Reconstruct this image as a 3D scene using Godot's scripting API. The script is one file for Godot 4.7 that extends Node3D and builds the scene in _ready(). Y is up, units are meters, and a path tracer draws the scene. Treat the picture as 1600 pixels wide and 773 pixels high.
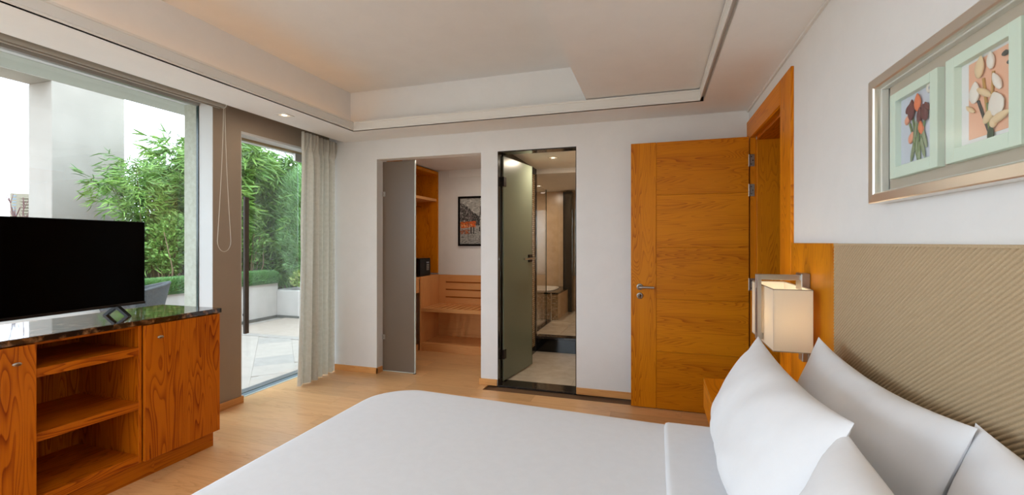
extends Node3D
# A hotel bedroom looking towards the closet, the bathroom and the entrance door.
# Axes: -Z runs along the side walls to the back wall, +X along the back wall to the bed head; camera at x = 0, z = 0.

var R := RandomNumberGenerator.new()
var M := {}
var used := {}

# ---------------------------------------------------------------- nodes
func numbered(called: String) -> String:
	if not used.has(called):
		used[called] = 0
		return called
	used[called] += 1
	return "%s_%03d" % [called, used[called]]

func tag(o: Node, label: String, category: String, group := "", kind := "") -> void:
	o.set_meta("label", label)
	if category: o.set_meta("category", category)
	if group: o.set_meta("group", group)
	if kind: o.set_meta("kind", kind)

func thing(called: String, at: Vector3, label: String, category: String, group := "", kind := "") -> Node3D:
	var o := Node3D.new()
	o.name = numbered(called)
	add_child(o, true)
	o.position = at
	tag(o, label, category, group, kind)
	return o

func inst(parent: Node, called: String, mesh: Mesh, mat: Material, at := Vector3.ZERO) -> MeshInstance3D:
	var o := MeshInstance3D.new()
	o.name = numbered(called) if parent == self else called
	o.mesh = mesh
	o.material_override = mat
	parent.add_child(o, true)
	var up := Vector3.ZERO
	var n := parent
	while n != self:
		up += (n as Node3D).position
		n = n.get_parent()
	o.position = at - up
	return o

func structure(called: String, mesh: Mesh, mat: Material, label: String, category: String, at := Vector3.ZERO) -> MeshInstance3D:
	var o := inst(self, called, mesh, mat, at)
	tag(o, label, category, "", "structure")
	return o

# ---------------------------------------------------------------- mesh helpers
func begin() -> SurfaceTool:
	var st := SurfaceTool.new()
	st.begin(Mesh.PRIMITIVE_TRIANGLES)
	return st

func tri(st: SurfaceTool, p: Array, n: Vector3, uv: Array) -> void:
	var order := [0, 1, 2]
	if (p[1] - p[0]).cross(p[2] - p[0]).dot(n) > 0.0: order = [0, 2, 1]
	for i in order:
		st.set_normal(n)
		st.set_uv(uv[i])
		st.add_vertex(p[i])

func quad(st: SurfaceTool, p: Array, n: Vector3, uv: Array) -> void:
	tri(st, [p[0], p[1], p[2]], n, [uv[0], uv[1], uv[2]])
	tri(st, [p[0], p[2], p[3]], n, [uv[0], uv[2], uv[3]])

# a chamfered box from corner a to corner b; grain is the axis the wood grain runs along
func add_box(st: SurfaceTool, a: Vector3, b: Vector3, grain := 1, bev := 0.0015, shift := Vector2.ZERO) -> void:
	var c := (a + b) * 0.5
	var h := (b - a).abs() * 0.5
	bev = minf(bev, minf(h.x, minf(h.y, h.z)) * 0.45)
	var uvof := func(p: Vector3, ax: int) -> Vector2:
		var o := [0, 1, 2]
		o.erase(ax)
		if grain in o:
			o.erase(grain)
			return Vector2(p[o[0]], p[grain]) + shift
		return Vector2(p[o[0]], p[o[1]]) + shift
	for ax in 3:
		var o1 := (ax + 1) % 3
		var o2 := (ax + 2) % 3
		for s in [-1.0, 1.0]:
			var n := Vector3.ZERO
			n[ax] = s
			var pts := []
			for q in [[-1, -1], [1, -1], [1, 1], [-1, 1]]:
				var v := Vector3.ZERO
				v[ax] = s * h[ax]
				v[o1] = q[0] * (h[o1] - bev)
				v[o2] = q[1] * (h[o2] - bev)
				pts.append(c + v)
			quad(st, pts, n, pts.map(func(p): return uvof.call(p, ax)))
	if bev <= 0.0: return
	for ax in 3:
		var o1 := (ax + 1) % 3
		var o2 := (ax + 2) % 3
		for s1 in [-1.0, 1.0]:
			for s2 in [-1.0, 1.0]:
				var n := Vector3.ZERO
				n[o1] = s1
				n[o2] = s2
				n = n.normalized()
				var pts := []
				for q in [[-1, 0], [1, 0], [1, 1], [-1, 1]]:
					var v := Vector3.ZERO
					v[ax] = q[0] * (h[ax] - bev)
					v[o1] = s1 * (h[o1] - (bev if q[1] else 0.0))
					v[o2] = s2 * (h[o2] - (0.0 if q[1] else bev))
					pts.append(c + v)
				quad(st, pts, n, pts.map(func(p): return uvof.call(p, o1)))
	for sx in [-1.0, 1.0]:
		for sy in [-1.0, 1.0]:
			for sz in [-1.0, 1.0]:
				var s := Vector3(sx, sy, sz)
				var pts := []
				for k in 3:
					var v := h - Vector3.ONE * bev
					v[k] = h[k]
					pts.append(c + v * s)
				tri(st, pts, s.normalized(), pts.map(func(p): return uvof.call(p, 0)))

func boxes(list: Array, at := Vector3.ZERO, grain := 1, bev := 0.0015) -> ArrayMesh:
	var st := begin()
	for q in list:
		add_box(st, q[0] - at, q[1] - at, grain, bev, Vector2(R.randf(), R.randf()))
	return st.commit()

# a box given by two world corners, as one part
func cbox(parent: Node, called: String, a: Vector3, b: Vector3, mat: Material, grain := 1, bev := 0.0015) -> MeshInstance3D:
	var c := (a + b) * 0.5
	return inst(parent, called, boxes([[a, b]], c, grain, bev), mat, c)

# a smooth surface from a function of two numbers in 0..1
func grid(st: SurfaceTool, f: Callable, nu: int, nv: int, flip := false, uvs := Vector2.ONE, wrap_u := false) -> void:
	var p := []
	for j in nv + 1:
		var row := []
		for i in nu + 1:
			row.append(f.call(float(i) / nu, float(j) / nv))
		p.append(row)
	var nrm := []
	for j in nv + 1:
		var row := []
		for i in nu + 1:
			var i0 := i - 1
			var i1 := i + 1
			if wrap_u:
				i0 = (i - 1 + nu) % nu
				i1 = (i + 1) % nu
			else:
				i0 = maxi(i0, 0)
				i1 = mini(i1, nu)
			var du: Vector3 = p[j][i1] - p[j][i0]
			var dv: Vector3 = p[mini(j + 1, nv)][i] - p[maxi(j - 1, 0)][i]
			var n := du.cross(dv)
			n = n.normalized() if n.length() > 1e-12 else Vector3.UP
			row.append(-n if flip else n)
		nrm.append(row)
	for j in nv:
		for i in nu:
			var q := [[i, j], [i + 1, j], [i + 1, j + 1], [i, j + 1]]
			for t in ([[0, 1, 2], [0, 2, 3]] if flip else [[0, 2, 1], [0, 3, 2]]):
				for k in t:
					var ii: int = q[k][0]
					var jj: int = q[k][1]
					st.set_normal(nrm[jj][ii])
					st.set_uv(Vector2(float(ii) / nu, float(jj) / nv) * uvs)
					st.add_vertex(p[jj][ii])

func grid_mesh(f: Callable, nu: int, nv: int, flip := false, uvs := Vector2.ONE, wrap_u := false) -> ArrayMesh:
	var st := begin()
	grid(st, f, nu, nv, flip, uvs, wrap_u)
	return st.commit()

func add_tube(st: SurfaceTool, path: Array, radii, sides := 8, closed := false) -> void:
	var n := path.size()
	var rings := []
	var side := Vector3.ZERO
	for i in n:
		var d: Vector3 = (path[(i + 1) % n] - path[(i - 1 + n) % n]) if closed else (path[mini(i + 1, n - 1)] - path[maxi(i - 1, 0)])
		d = d.normalized()
		if side == Vector3.ZERO: side = d.cross(Vector3.UP if absf(d.y) < 0.9 else Vector3.RIGHT)
		side = (side - d * side.dot(d)).normalized()
		var up := d.cross(side)
		var r: float = radii[i] if radii is Array else radii
		var ring := []
		for k in sides:
			var a := TAU * k / sides
			ring.append([path[i] + (side * cos(a) + up * sin(a)) * r, side * cos(a) + up * sin(a)])
		rings.append(ring)
	for i in (n if closed else n - 1):
		for k in sides:
			var q := [rings[i][k], rings[i][(k + 1) % sides], rings[(i + 1) % n][(k + 1) % sides], rings[(i + 1) % n][k]]
			for t in [[0, 2, 1], [0, 3, 2]]:
				var ps: Array = t.map(func(x): return q[x])
				var cr: Vector3 = (ps[1][0] - ps[0][0]).cross(ps[2][0] - ps[0][0])
				if cr.dot(ps[0][1]) > 0.0: ps = [ps[0], ps[2], ps[1]]
				for v in ps:
					st.set_normal(v[1])
					st.set_uv(Vector2(float(k) / sides, float(i) / n))
					st.add_vertex(v[0])
	if not closed:
		for e in [0, n - 1]:
			var d: Vector3 = (path[0] - path[1]).normalized() if e == 0 else (path[n - 1] - path[n - 2]).normalized()
			for k in range(1, sides - 1):
				tri(st, [rings[e][0][0], rings[e][k][0], rings[e][k + 1][0]], d, [Vector2.ZERO, Vector2.RIGHT, Vector2.ONE])

func tube(path: Array, radii, sides := 8, closed := false) -> ArrayMesh:
	var st := begin()
	add_tube(st, path, radii, sides, closed)
	return st.commit()

# a profile of (radius, height) turned about an axis
func lathe(profile: Array, basis := Basis.IDENTITY, sides := 24) -> ArrayMesh:
	var n := profile.size() - 1
	return grid_mesh(func(u: float, v: float) -> Vector3:
		var k := mini(int(round(v * n)), n)
		var q: Vector2 = profile[k]
		var a := -TAU * u
		return basis * Vector3(cos(a) * q.x, q.y, sin(a) * q.x), sides, n, false, Vector2.ONE, true)

# an outline in the plane of two axes, extruded along the third from d0 to d1
func prism(outline: Array, axis: int, d0: float, d1: float) -> ArrayMesh:
	var st := begin()
	var o1 := (axis + 1) % 3
	var o2 := (axis + 2) % 3
	var put := func(q: Vector2, d: float) -> Vector3:
		var v := Vector3.ZERO
		v[o1] = q.x
		v[o2] = q.y
		v[axis] = d
		return v
	var pk := PackedVector2Array(outline)
	var idx := Geometry2D.triangulate_polygon(pk)
	for e in [[d0, -1.0 if d1 > d0 else 1.0], [d1, 1.0 if d1 > d0 else -1.0]]:
		var n := Vector3.ZERO
		n[axis] = e[1]
		for i in range(0, idx.size(), 3):
			tri(st, [put.call(pk[idx[i]], e[0]), put.call(pk[idx[i + 1]], e[0]), put.call(pk[idx[i + 2]], e[0])], n, [pk[idx[i]], pk[idx[i + 1]], pk[idx[i + 2]]])
	var cw := Geometry2D.is_polygon_clockwise(pk)
	for i in pk.size():
		var a := pk[i]
		var b := pk[(i + 1) % pk.size()]
		var t := (b - a).normalized()
		var n2 := Vector2(t.y, -t.x) * (-1.0 if cw else 1.0)
		var n := Vector3.ZERO
		n[o1] = n2.x
		n[o2] = n2.y
		var l := (b - a).length()
		quad(st, [put.call(a, d0), put.call(b, d0), put.call(b, d1), put.call(a, d1)], n, [Vector2(0, d0), Vector2(l, d0), Vector2(l, d1), Vector2(0, d1)])
	return st.commit()

# a profile of (offset outwards, height) swept with mitres round a rectangle x0..x1, z0..z1
func ring_sweep(profile: Array, x0: float, x1: float, z0: float, z1: float, sides := [0, 1, 2, 3]) -> ArrayMesh:
	var st := begin()
	for s in sides:
		for k in profile.size() - 1:
			var p: Vector2 = profile[k]
			var q: Vector2 = profile[k + 1]
			var cs := func(w: Vector2) -> Array:
				var c := [Vector3(x0 - w.x, w.y, z0 - w.x), Vector3(x1 + w.x, w.y, z0 - w.x), Vector3(x1 + w.x, w.y, z1 + w.x), Vector3(x0 - w.x, w.y, z1 + w.x)]
				return [c[s], c[(s + 1) % 4]]
			var e1: Array = cs.call(p)
			var e2: Array = cs.call(q)
			var inward: Vector3 = [Vector3(0, 0, 1), Vector3(-1, 0, 0), Vector3(0, 0, -1), Vector3(1, 0, 0)][s]
			var d := q - p
			var n := (inward * d.y + Vector3.UP * d.x).normalized()
			quad(st, [e1[0], e1[1], e2[1], e2[0]], n, [Vector2.ZERO, Vector2.RIGHT, Vector2.ONE, Vector2.DOWN])
	return st.commit()

# ---------------------------------------------------------------- textures and materials
func noise_bytes(w: int, h: int, gw: int, gh: int, freq: float, s: int, oct := 3) -> PackedByteArray:
	var n := FastNoiseLite.new()
	n.seed = s
	n.frequency = freq
	n.noise_type = FastNoiseLite.TYPE_SIMPLEX_SMOOTH
	n.fractal_octaves = oct
	var im := n.get_seamless_image(gw, gh, false, false, 0.25)
	im.convert(Image.FORMAT_L8)
	if gw != w or gh != h: im.resize(w, h, Image.INTERPOLATE_CUBIC)
	return im.get_data()

# wood: nested grain lines (contours of a stretched noise) and fine pores; x across, y along the grain
func wood_tex(w: int, h: int, s: int, rings: float, light: Color, dark: Color, strength: float, pore: float) -> ImageTexture:
	var a := noise_bytes(w, h, 128, 24, 0.030, s, 2)
	var b := noise_bytes(w, h, w, 40, 0.16, s + 7, 3)
	var c := noise_bytes(w, h, 64, 24, 0.05, s + 13, 2)
	var out := PackedByteArray()
	out.resize(w * h * 3)
	for i in w * h:
		var t := a[i] / 255.0 * rings
		t -= floorf(t)
		var line := t * t * t
		if t > 0.93: line *= (1.0 - t) / 0.07
		var mixv := clampf(line * strength * (0.45 + c[i] / 255.0) + (b[i] / 255.0 - 0.5) * pore + (c[i] / 255.0 - 0.5) * 0.35, 0.0, 1.0)
		var q := light.lerp(dark, mixv)
		out[i * 3] = int(q.r * 255.0)
		out[i * 3 + 1] = int(q.g * 255.0)
		out[i * 3 + 2] = int(q.b * 255.0)
	return ImageTexture.create_from_image(Image.create_from_data(w, h, false, Image.FORMAT_RGB8, out))

func ramp_tex(w: int, freq: float, s: int, cols: Array, oct := 5, ridge := false) -> ImageTexture:
	var n := FastNoiseLite.new()
	n.seed = s
	n.frequency = freq
	n.fractal_octaves = oct
	if ridge: n.fractal_type = FastNoiseLite.FRACTAL_RIDGED
	n.domain_warp_enabled = true
	n.domain_warp_amplitude = 25.0
	n.domain_warp_frequency = freq * 0.8
	var im := n.get_seamless_image(w, w, false, false, 0.2)
	im.convert(Image.FORMAT_L8)
	var d := im.get_data()
	var g := Gradient.new()
	g.offsets = PackedFloat32Array(cols.map(func(x): return x[0]))
	g.colors = PackedColorArray(cols.map(func(x): return x[1]))
	var lut := []
	for i in 256: lut.append(g.sample(i / 255.0))
	var out := PackedByteArray()
	out.resize(w * w * 3)
	for i in w * w:
		var q: Color = lut[d[i]]
		out[i * 3] = q.r8
		out[i * 3 + 1] = q.g8
		out[i * 3 + 2] = q.b8
	return ImageTexture.create_from_image(Image.create_from_data(w, w, false, Image.FORMAT_RGB8, out))

func mat(c: Color, rough := 0.8, metal := 0.0, spec := 0.5) -> StandardMaterial3D:
	var m := StandardMaterial3D.new()
	m.albedo_color = c
	m.roughness = rough
	m.metallic = metal
	m.metallic_specular = spec
	m.cull_mode = BaseMaterial3D.CULL_DISABLED
	return m

func wood_mat(t: Texture2D, size: Vector2, rough: float, tint := Color.WHITE) -> StandardMaterial3D:
	var m := mat(tint, rough)
	m.metallic_specular = 0.3
	m.albedo_texture = t
	m.uv1_scale = Vector3(1.0 / size.x, 1.0 / size.y, 1)
	return m

func tri_mat(t: Texture2D, metres: float, rough: float, tint := Color.WHITE) -> StandardMaterial3D:
	var m := mat(tint, rough)
	m.albedo_texture = t
	m.uv1_triplanar = true
	m.uv1_world_triplanar = true
	m.uv1_scale = Vector3.ONE / metres
	return m

func glow(c: Color, e: float) -> StandardMaterial3D:
	var m := mat(Color(0.9, 0.9, 0.9), 0.5)
	m.emission_enabled = true
	m.emission = c
	m.emission_energy_multiplier = e
	return m

func pane(c: Color, a: float) -> StandardMaterial3D:
	var m := mat(Color(c.r, c.g, c.b, a), 0.02)
	m.transparency = BaseMaterial3D.TRANSPARENCY_ALPHA
	return m

func mosaic_tex(cell: int, n: int, s: int, cols: Array, grout: Color) -> ImageTexture:
	var rr := RandomNumberGenerator.new()
	rr.seed = s
	var im := Image.create(cell * n, cell * n, false, Image.FORMAT_RGB8)
	im.fill(grout)
	for i in n:
		for j in n:
			var c: Color = cols[rr.randi() % cols.size()]
			im.fill_rect(Rect2i(i * cell + 1, j * cell + 1, cell - 2, cell - 2), c)
	return ImageTexture.create_from_image(im)

func make_materials() -> void:
	var wood_strong := wood_tex(512, 1024, 11, 8.0, Color(0.78, 0.45, 0.06), Color(0.52, 0.225, 0.01), 0.95, 0.25)
	var wood_soft := wood_tex(512, 1024, 29, 10.0, Color(0.84, 0.515, 0.05), Color(0.66, 0.345, 0.01), 0.75, 0.28)
	var wood_pale := wood_tex(384, 768, 41, 6.0, Color(0.88, 0.68, 0.47), Color(0.80, 0.585, 0.385), 0.5, 0.2)
	var wood_floor := wood_tex(512, 1024, 53, 6.0, Color(0.90, 0.71, 0.50), Color(0.79, 0.57, 0.36), 0.55, 0.3)
	M.cabinet = wood_mat(wood_strong, Vector2(0.52, 1.3), 0.38, Color(1.0, 0.93, 0.86))
	M.cabinet_b = wood_mat(wood_strong, Vector2(0.6, 1.5), 0.38, Color(0.96, 0.9, 0.84))
	M.door = wood_mat(wood_soft, Vector2(0.5, 1.5), 0.38)
	M.door_b = wood_mat(wood_soft, Vector2(0.46, 1.3), 0.38, Color(0.97, 0.96, 0.94))
	M.casing = wood_mat(wood_soft, Vector2(0.7, 2.4), 0.42, Color(1.04, 1.02, 1.0))
	M.panelwood = wood_mat(wood_soft, Vector2(0.7, 2.4), 0.45, Color(0.94, 0.96, 0.98))
	M.closet = wood_mat(wood_pale, Vector2(0.5, 1.4), 0.5, Color(1.0, 0.93, 0.85))
	M.wardrobe = wood_mat(wood_soft, Vector2(0.5, 1.4), 0.5)
	M.base = wood_mat(wood_floor, Vector2(0.4, 2.0), 0.45, Color(1.0, 0.93, 0.82))
	M.planks = []
	for t in [1.0, 0.965, 1.02, 0.985]:
		M.planks.append(wood_mat(wood_floor, Vector2(0.42, 1.5), 0.30, Color(t, t * 0.99, t * 0.975)))
		M.planks[-1].metallic_specular = 0.55
	M.subfloor = mat(Color(0.42, 0.30, 0.19), 0.8)
	var plaster := ramp_tex(256, 0.02, 3, [[0.0, Color(0.985, 0.985, 0.985)], [1.0, Color(1, 1, 1)]], 4)
	M.wall = tri_mat(plaster, 1.3, 0.85, Color(0.92, 0.918, 0.912))
	M.taupe = tri_mat(plaster, 1.3, 0.85, Color(0.65, 0.585, 0.515))
	M.ceiling = tri_mat(plaster, 1.7, 0.9, Color(0.955, 0.955, 0.95))
	M.trimwhite = mat(Color(0.90, 0.895, 0.875), 0.55)
	M.reveal = mat(Color(0.80, 0.80, 0.79), 0.7)
	var emperador := ramp_tex(512, 0.012, 17, [[0.0, Color(0.10, 0.075, 0.06)], [0.42, Color(0.16, 0.115, 0.085)], [0.60, Color(0.30, 0.20, 0.13)], [0.74, Color(0.52, 0.37, 0.24)], [0.9, Color(0.70, 0.58, 0.45)], [1.0, Color(0.30, 0.2, 0.14)]], 5)
	M.marble = tri_mat(emperador, 0.5, 0.05)
	M.marble.metallic_specular = 0.7
	var blackstone := ramp_tex(512, 0.01, 23, [[0.0, Color(0.13, 0.115, 0.105)], [0.80, Color(0.17, 0.15, 0.14)], [0.90, Color(0.32, 0.29, 0.26)], [1.0, Color(0.55, 0.52, 0.48)]], 5, true)
	M.darkstone = tri_mat(blackstone, 0.7, 0.12)
	M.blackgloss = mat(Color(0.035, 0.035, 0.04), 0.08)
	M.tile = tri_mat(ramp_tex(256, 0.02, 31, [[0.0, Color(0.80, 0.75, 0.67)], [1.0, Color(0.87, 0.83, 0.76)]], 4), 0.8, 0.2)
	M.grout = mat(Color(0.5, 0.46, 0.4), 0.9)
	M.beige = tri_mat(ramp_tex(256, 0.02, 37, [[0.0, Color(0.80, 0.68, 0.54)], [1.0, Color(0.87, 0.76, 0.62)]], 4), 0.8, 0.25)
	M.mosaic = tri_mat(mosaic_tex(10, 16, 5, [Color(0.82, 0.72, 0.58), Color(0.70, 0.58, 0.43), Color(0.76, 0.66, 0.52), Color(0.86, 0.78, 0.66)], Color(0.42, 0.36, 0.29)), 0.4, 0.25)
	M.steel = mat(Color(0.74, 0.73, 0.71), 0.28, 1.0)
	M.satin = mat(Color(0.68, 0.665, 0.64), 0.38, 1.0)
	M.chrome = mat(Color(0.82, 0.82, 0.82), 0.12, 1.0)
	M.black = mat(Color(0.02, 0.02, 0.022), 0.35, 0.0, 0.3)
	M.screen = mat(Color(0.004, 0.005, 0.007), 0.22, 0.0, 0.18)
	M.bronze = mat(Color(0.19, 0.165, 0.15), 0.4, 0.6)
	M.brownmetal = mat(Color(0.33, 0.285, 0.25), 0.45, 0.3)
	M.track = mat(Color(0.33, 0.36, 0.38), 0.4, 0.2)
	M.glass = pane(Color(0.93, 0.98, 0.96), 0.04)
	M.pictureglass = pane(Color(0.9, 0.95, 0.93), 0.02)
	M.pictureglass.metallic_specular = 0.2
	M.pictureglass.roughness = 0.16
	M.tinted = pane(Color(0.16, 0.26, 0.22), 0.09)
	M.showerglass = pane(Color(0.30, 0.36, 0.30), 0.05)
	M.greenedge = mat(Color(0.14, 0.22, 0.20), 0.15)
	M.paleedge = mat(Color(0.78, 0.80, 0.76), 0.25)
	var fr := mat(Color(0.445, 0.38, 0.315, 0.93), 0.32)
	fr.transparency = BaseMaterial3D.TRANSPARENCY_ALPHA
	M.frost = fr
	var fg := mat(Color(0.545, 0.58, 0.505, 0.80), 0.3)
	fg.transparency = BaseMaterial3D.TRANSPARENCY_ALPHA
	M.frostgreen = fg
	var linen := ramp_tex(256, 0.05, 61, [[0.0, Color(0.985, 0.985, 0.985)], [1.0, Color(1, 1, 1)]], 3)
	M.linen = tri_mat(linen, 0.7, 0.9, Color(0.90, 0.91, 0.93))
	M.linen.rim_enabled = true
	M.linen.rim = 0.15
	M.pillow = tri_mat(linen, 0.7, 0.9, Color(0.915, 0.915, 0.925))
	M.upholstery = mat(Color(0.40, 0.33, 0.26), 0.9)
	var weave := ramp_tex(256, 0.12, 67, [[0.0, Color(0.68, 0.59, 0.465)], [1.0, Color(0.80, 0.705, 0.57)]], 3)
	M.rib = tri_mat(weave, 0.12, 0.85)
	var cur := tri_mat(ramp_tex(256, 0.03, 71, [[0.0, Color(0.80, 0.785, 0.745)], [1.0, Color(0.86, 0.85, 0.82)]], 4), 0.3, 0.95)
	cur.backlight_enabled = true
	cur.backlight = Color(0.70, 0.70, 0.67)
	M.curtain = cur
	M.blind = mat(Color(0.62, 0.60, 0.56), 0.8)
	M.chain = mat(Color(0.80, 0.76, 0.70), 0.5)
	var shade := mat(Color(0.93, 0.89, 0.82), 0.9)
	shade.backlight_enabled = true
	shade.backlight = Color(0.75, 0.70, 0.60)
	M.shade = shade
	M.shadetrim = mat(Color(0.62, 0.56, 0.47), 0.8)
	# outdoors
	M.render = tri_mat(ramp_tex(256, 0.015, 73, [[0.0, Color(0.701, 0.682, 0.649)], [1.0, Color(0.753, 0.721, 0.696)]], 5), 1.6, 0.9)
	M.column = tri_mat(ramp_tex(256, 0.015, 75, [[0.0, Color(0.595, 0.564, 0.525)], [1.0, Color(0.641, 0.607, 0.567)]], 5), 2.2, 0.9)
	M.canopy = mat(Color(0.721, 0.734, 0.689), 0.9)
	M.jambstone = tri_mat(ramp_tex(256, 0.03, 77, [[0.0, Color(0.596, 0.596, 0.527)], [1.0, Color(0.699, 0.699, 0.639)]], 5), 0.5, 0.9)
	M.stonewhite = tri_mat(ramp_tex(256, 0.02, 79, [[0.0, Color(0.649, 0.610, 0.564)], [1.0, Color(0.696, 0.647, 0.598)]], 4), 0.9, 0.5)
	M.stonegrey = tri_mat(ramp_tex(256, 0.02, 81, [[0.0, Color(0.589, 0.559, 0.525)], [1.0, Color(0.653, 0.618, 0.582)]], 4), 0.9, 0.5)
	M.stonebeige = tri_mat(ramp_tex(256, 0.02, 83, [[0.0, Color(0.651, 0.589, 0.525)], [1.0, Color(0.709, 0.643, 0.586)]], 4), 0.9, 0.5)
	M.stonedark = mat(Color(0.34, 0.33, 0.31), 0.6)
	M.soil = mat(Color(0.23, 0.17, 0.12), 1.0)
	M.gardenwall = tri_mat(ramp_tex(256, 0.03, 85, [[0.0, Color(0.30, 0.28, 0.22)], [1.0, Color(0.42, 0.38, 0.31)]], 4), 1.0, 0.95)
	M.rattan = tri_mat(mosaic_tex(8, 16, 9, [Color(0.277, 0.285, 0.294), Color(0.337, 0.346, 0.354), Color(0.380, 0.389, 0.397)], Color(0.208, 0.216, 0.225)), 0.16, 0.8)
	M.culm = mat(Color(0.380, 0.337, 0.199), 0.7)
	M.bark = mat(Color(0.52, 0.43, 0.34), 0.9)
	M.twig = mat(Color(0.50, 0.37, 0.36), 0.9)
	var leaf := mat(Color.WHITE, 0.5)
	leaf.vertex_color_use_as_albedo = true
	leaf.backlight_enabled = true
	leaf.backlight = Color(0.10, 0.16, 0.03)
	M.leaf = leaf
	M.turf = mat(Color(0.182, 0.303, 0.139), 0.95)
	M.tower = mat(Color(0.530, 0.500, 0.434), 0.9)
	M.towerglass = mat(Color(0.42, 0.47, 0.50), 0.1)

# ---------------------------------------------------------------- set-up
func _ready() -> void:
	R.seed = 4711
	var cam := Camera3D.new()
	cam.name = "camera"
	cam.position = Vector3(0, 1.35, 0)
	cam.rotation_degrees = Vector3(0, 17.516, 0)
	cam.projection = Camera3D.PROJECTION_FRUSTUM
	cam.near = 0.05
	cam.far = 3000.0
	cam.size = 2.0 * 0.05 * 386.5 / 704.0
	cam.frustum_offset = Vector2(0, -0.05 * 8.5 / 704.0)
	add_child(cam)
	cam.current = true

	var env := Environment.new()
	env.background_mode = Environment.BG_SKY
	var skym := ProceduralSkyMaterial.new()
	skym.sky_top_color = Color(0.86, 0.935, 1.0)
	skym.sky_horizon_color = Color(0.89, 0.95, 1.0)
	skym.ground_bottom_color = Color(0.55, 0.55, 0.53)
	skym.ground_horizon_color = Color(0.80, 0.80, 0.78)
	skym.sun_angle_max = 0.0
	var sky := Sky.new()
	sky.sky_material = skym
	env.sky = sky
	env.background_energy_multiplier = 5.2
	env.tonemap_mode = Environment.TONE_MAPPER_LINEAR
	env.tonemap_exposure = 1.28
	env.sdfgi_enabled = true
	env.ssao_enabled = true
	env.ssil_enabled = true
	var we := WorldEnvironment.new()
	we.name = "environment"
	we.environment = env
	add_child(we)

	make_materials()
	build_floor()
	build_walls()
	build_ceiling()
	build_windows()
	build_entrance()
	build_headboard_wall()
	build_closet()
	build_bathroom()
	build_terrace()
	build_tv_cabinet()
	build_bed()
	build_lamp_and_table()
	build_picture()
	build_curtain_and_blind()
	build_lights()
	build_garden()

# ---------------------------------------------------------------- room shell
func build_floor() -> void:
	var f := structure("floor", boxes([[Vector3(-3.46, -0.16, -5.56), Vector3(0.9, -0.013, 2.72)]], Vector3(-1.2, -0.1, -2), 0, 0.0), M.subfloor, "light oak board floor of the bedroom and closet", "floor", Vector3(-1.2, -0.1, -2))
	var w := 0.186
	var cache := {}
	var z := -5.53
	var row := 0
	while z < 2.58:
		var x0 := -3.43 if z > -4.0 else -3.32
		var x1 := 0.72 if z > -4.0 else -1.5
		var x := x0 - fmod(row * 0.53, 1.2)
		while x < x1:
			var a := maxf(x, x0)
			var b := minf(x + 1.2, x1)
			if b - a > 0.02:
				var l := snappedf(b - a, 0.001)
				var v := R.randi() % 4
				var key := "%s_%d" % [l, v]
				if not cache.has(key): cache[key] = boxes([[Vector3(-l / 2 + 0.0004, -0.012, -w / 2 + 0.0004), Vector3(l / 2 - 0.0004, 0.0, w / 2 - 0.0004)]], Vector3.ZERO, 0, 0.0005)
				inst(f, "plank", cache[key], M.planks[R.randi() % 4], Vector3((a + b) / 2, 0, z + w / 2))
			x += 1.2
		z += w
		row += 1

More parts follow.
